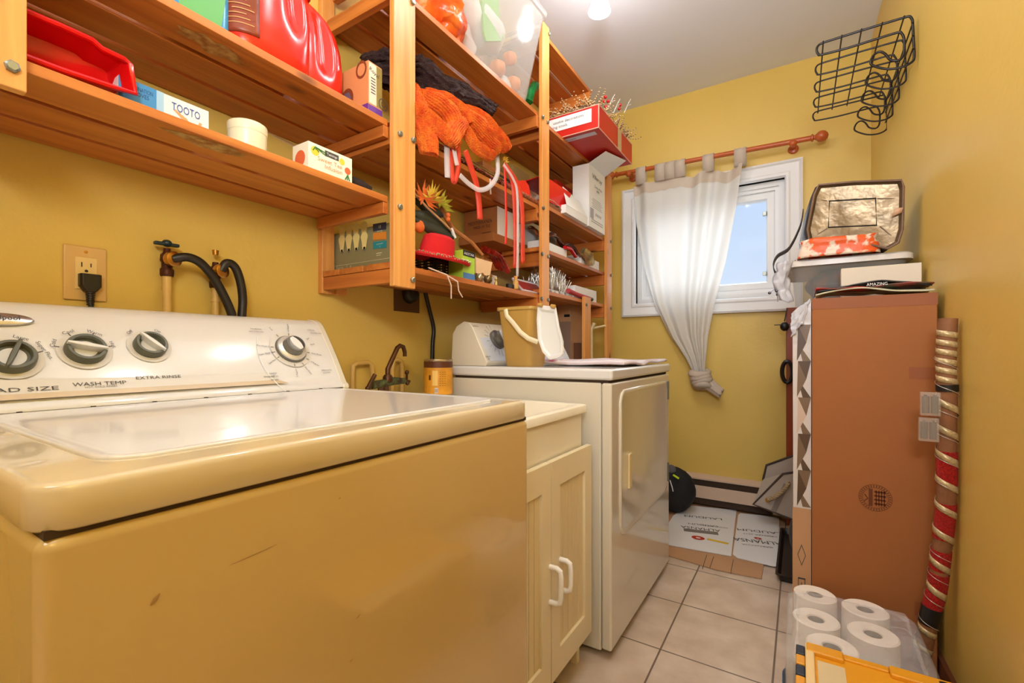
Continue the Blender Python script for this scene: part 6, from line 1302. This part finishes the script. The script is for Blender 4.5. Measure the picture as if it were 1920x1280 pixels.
# cardboard sheets on the floor
def sheet(name, label, pts, z0, m, th_=.004, letter=None):
    P = [onz(x, y, z0) for x, y in pts]; c = sum(P, V()) / len(P); T = Thing(name, label, 'cardboard', c); b = MB().prism([(p.x, p.y, z0) for p in P], (0, 0, th_)); T.body = T.part('cardboard_sheet', b, m, smooth=False); return T, P
t1, P1 = sheet('brown_cardboard', 'large brown cardboard sheet lying on the tiles under the two white panels', [(1240, 1038), (1240, 935), (1300, 930), (1460, 960), (1432, 1057), (1428, 1085), (1415, 1083), (1340, 1068)], .002, M_card2)
SF = Face((0, 0, .0062), (1, 0, 0), (0, 1, 0))
def onf(px, py): p = onz(px, py, .0064); return p.x, p.y
b = MB()
for (p0, p1) in (((1325, 1040), (1317, 1066)), ((1338, 1043), (1331, 1064)), ((1375, 1048), (1370, 1075))): 
    a, c_ = onf(*p0); d, e = onf(*p1); b.tube([(a, c_, .0062), (d, e, .0062)], .0012, 5)
t1.part('handling_marks', b, M_ink, t1.body)
t2_, P2 = sheet('flattened_carton', 'flattened white carton panel with a red emblem and yellow tape beside the dryer', [(1230, 1018), (1262, 968), (1289, 948), (1381, 957), (1371, 1043)], .008, M_cardw)
t3_, P3 = sheet('flattened_carton', 'flattened white carton panel on the right, beside the black boot tray', [(1384, 966), (1388, 963), (1461, 970), (1460, 1062), (1450, 1062), (1382, 1046), (1374, 1040)], .008, M_cardw)
def floor_text(T, items, z0, ang_):
    u = V((math.cos(ang_), math.sin(ang_), 0)); v_ = V((0, 0, 1)).cross(u)
    for (px, py, sz, s_, wd) in items:
        p = onz(px, py, z0); F2 = Face((p.x, p.y, z0), u, v_); T.part('printed_lettering', MB().text(F2, 0, 0, sz, s_, .0005, wide=wd), M_ink, T.body, smooth=False)
an = math.atan2(P2[3].y - P2[2].y, P2[3].x - P2[2].x) + PI
floor_text(t2_, [(1313, 991, .05, 'ALMANSA', .20), (1318, 984, .03, 'LAUDUM', .15), (1338, 987, .02, 'MONASTRELL', .14), (1318, 970, .045, 'LAUDUM', .20)], .0125, an);
b = MB(); p = onz(1312, 996, .0125); F2 = Face(p, (math.cos(an), math.sin(an), 0), (-math.sin(an), math.cos(an), 0)); t2_.part('grey_picture', MB().rect(F2, -.09, -.02, .08, .022, .0004), mat('print_grey', (130, 124, 118), .6), t2_.body, smooth=False)
p = onz(1309, 1008, .0125); t2_.part('red_emblem', MB().ring(Face(p, (1, 0, 0), (0, 1, 0)), 0, 0, .012, .032, .0005, 24, .8), M_redp, t2_.body, smooth=False)
pa, pb = onz(1326, 1010, .0125), onz(1366, 1019, .0125); b = MB(); d_ = (pb - pa).normalized(); s_ = V((-d_.y, d_.x, 0)) * .012; b.add([pa - s_, pb - s_, pb + s_, pa + s_], [(0, 1, 2, 3)]); t2_.part('yellow_tape', b, mat('yellow_tape', (240, 206, 60), .5), t2_.body, smooth=False)
an = math.atan2(P3[2].y - P3[1].y, P3[2].x - P3[1].x) + PI
floor_text(t3_, [(1420, 1015, .06, 'ALMANSA', .22), (1420, 1023, .02, 'GARNACHA', .14), (1423, 996, .045, 'LAUDUM', .21), (1425, 1003, .02, 'CRIANZA 2017', .16)], .0125, an)
p = onz(1421, 1009, .0125); t3_.part('red_emblem', MB().ring(Face(p, (1, 0, 0), (0, 1, 0)), 0, 0, .006, .018, .0005, 20, .8), M_redp, t3_.body, smooth=False)
# tote bag with rope handle
t = Thing('tote_bag', 'grey canvas tote bag with dark trim and rope handles slumped beside the tall box', 'tote bag', (-.12, 2.6, .1)); M_cv = mat('grey_canvas', (190, 176, 160), .85, bump=.2, bs=150)
Yt = 2.88; fr1 = [ony(1412, 945, Yt), ony(1489, 975, Yt), ony(1489, 885, Yt), ony(1468, 888, Yt)]
fr0 = [ony(1432, 915, Yt + .06), ony(1431, 898, Yt + .06), ony(1437, 872, Yt + .06), ony(1489, 853, Yt + .06), ony(1489, 900, Yt + .06)]
t.part('front_panel', MB().prism(fr1, (0, .006, 0)), M_cv, smooth=False); t.part('back_panel', MB().prism(fr0, (0, .006, 0)), M_cv, smooth=False)
side = MB().add([fr1[0], fr1[3], fr0[1] + V((0, 0, 0)), fr0[0]], [(0, 1, 2, 3)]).add([fr1[1], fr1[0], fr0[0], fr0[4]], [(0, 1, 2, 3)]); t.part('gusset', side, M_cv, solid=.003, smooth=False)
M_trim = mat('dark_trim', (74, 56, 48), .7)
t.part('dark_trim', MB().tube([fr1[1], fr1[0], fr1[3], fr1[2]], .006, 8), M_trim); t.part('dark_trim', MB().tube([fr0[0], fr0[1], fr0[2], fr0[3]], .006, 8), M_trim)
P = smooth_path([ony(1440, 936, Yt - .012), ony(1455, 930, Yt - .03), ony(1470, 918, Yt - .03), ony(1480, 905, Yt - .02)], 8); b = MB()
for ph in (0, PI * 2 / 3, PI * 4 / 3):
    b.tube([p + V((0, .006 * math.cos(i * .9 + ph), .007 * math.sin(i * .9 + ph))) for i, p in enumerate(P)], .006, 7)
t.part('rope_handle', b, mat('tan_rope', (190, 164, 124), .9)); t.part('eyelet', MB().lathe([(.014, 0), (.014, .004), (.008, .005)], ony(1440, 937, Yt - .001), 16, (0, -1, 0)), M_brass)
st = MB().prism([ony(1445, 957, Yt - .002), ony(1455, 961, Yt - .002), ony(1478, 912, Yt - .002), ony(1470, 905, Yt - .002)], (0, .001, 0)); t.part('printed_stripe', st, mat('stripe_taupe', (150, 134, 120), .8), smooth=False)
# dark grey rounded thing by the tray and a red item
b = MB().ball(ony(1489, 1000, 2.5), .06, 14, (.35, .6, 1.25)); single('grey_shoe', 'dark grey rounded boot standing in the black tray', 'boot', b, mat('dark_grey_rubber', (74, 66, 60), .6), ony(1489, 1000, 2.5) - V((0, 0, .07)))
# black backpack by the dryer
c = V((-.60, 2.86, .012)); t = Thing('backpack', 'black backpack with a neon yellow strip on the floor beyond the dryer', 'backpack', c)
b = MB().ball(c + V((-.04, 0, .13)), .135, 22, (.9, .7, 1.0)); 
for i, p in enumerate(b.v): b.v[i] = V((p.x, p.y, max(c.z, p.z)))
b.noise(.006, 14); 
for i, p in enumerate(b.v): b.v[i] = V((p.x, p.y, max(c.z, p.z)))
t.part('pack_body', b, mat('black_fabric', (24, 24, 24), .8, bump=.2, bs=100))
p0, p1 = ony(1262, 890, 2.765), ony(1273, 897, 2.765); t.part('reflective_strip', MB().tube([p0, p1], .012, 10, flat=.4), mat('neon_yellow', (206, 230, 40), .5)); p0 = ony(1260, 882, 2.80); t.part('grey_panel', MB().ball(p0 + V((-.01, .02, .0)), .03, 12, (1, .6, 1)), mat('grey_fabric', (104, 100, 104), .8))
t.part('zip_pull', MB().tube([ony(1256, 900, 2.755), ony(1260, 912, 2.75), ony(1262, 921, 2.75)], .003, 6), M_white)
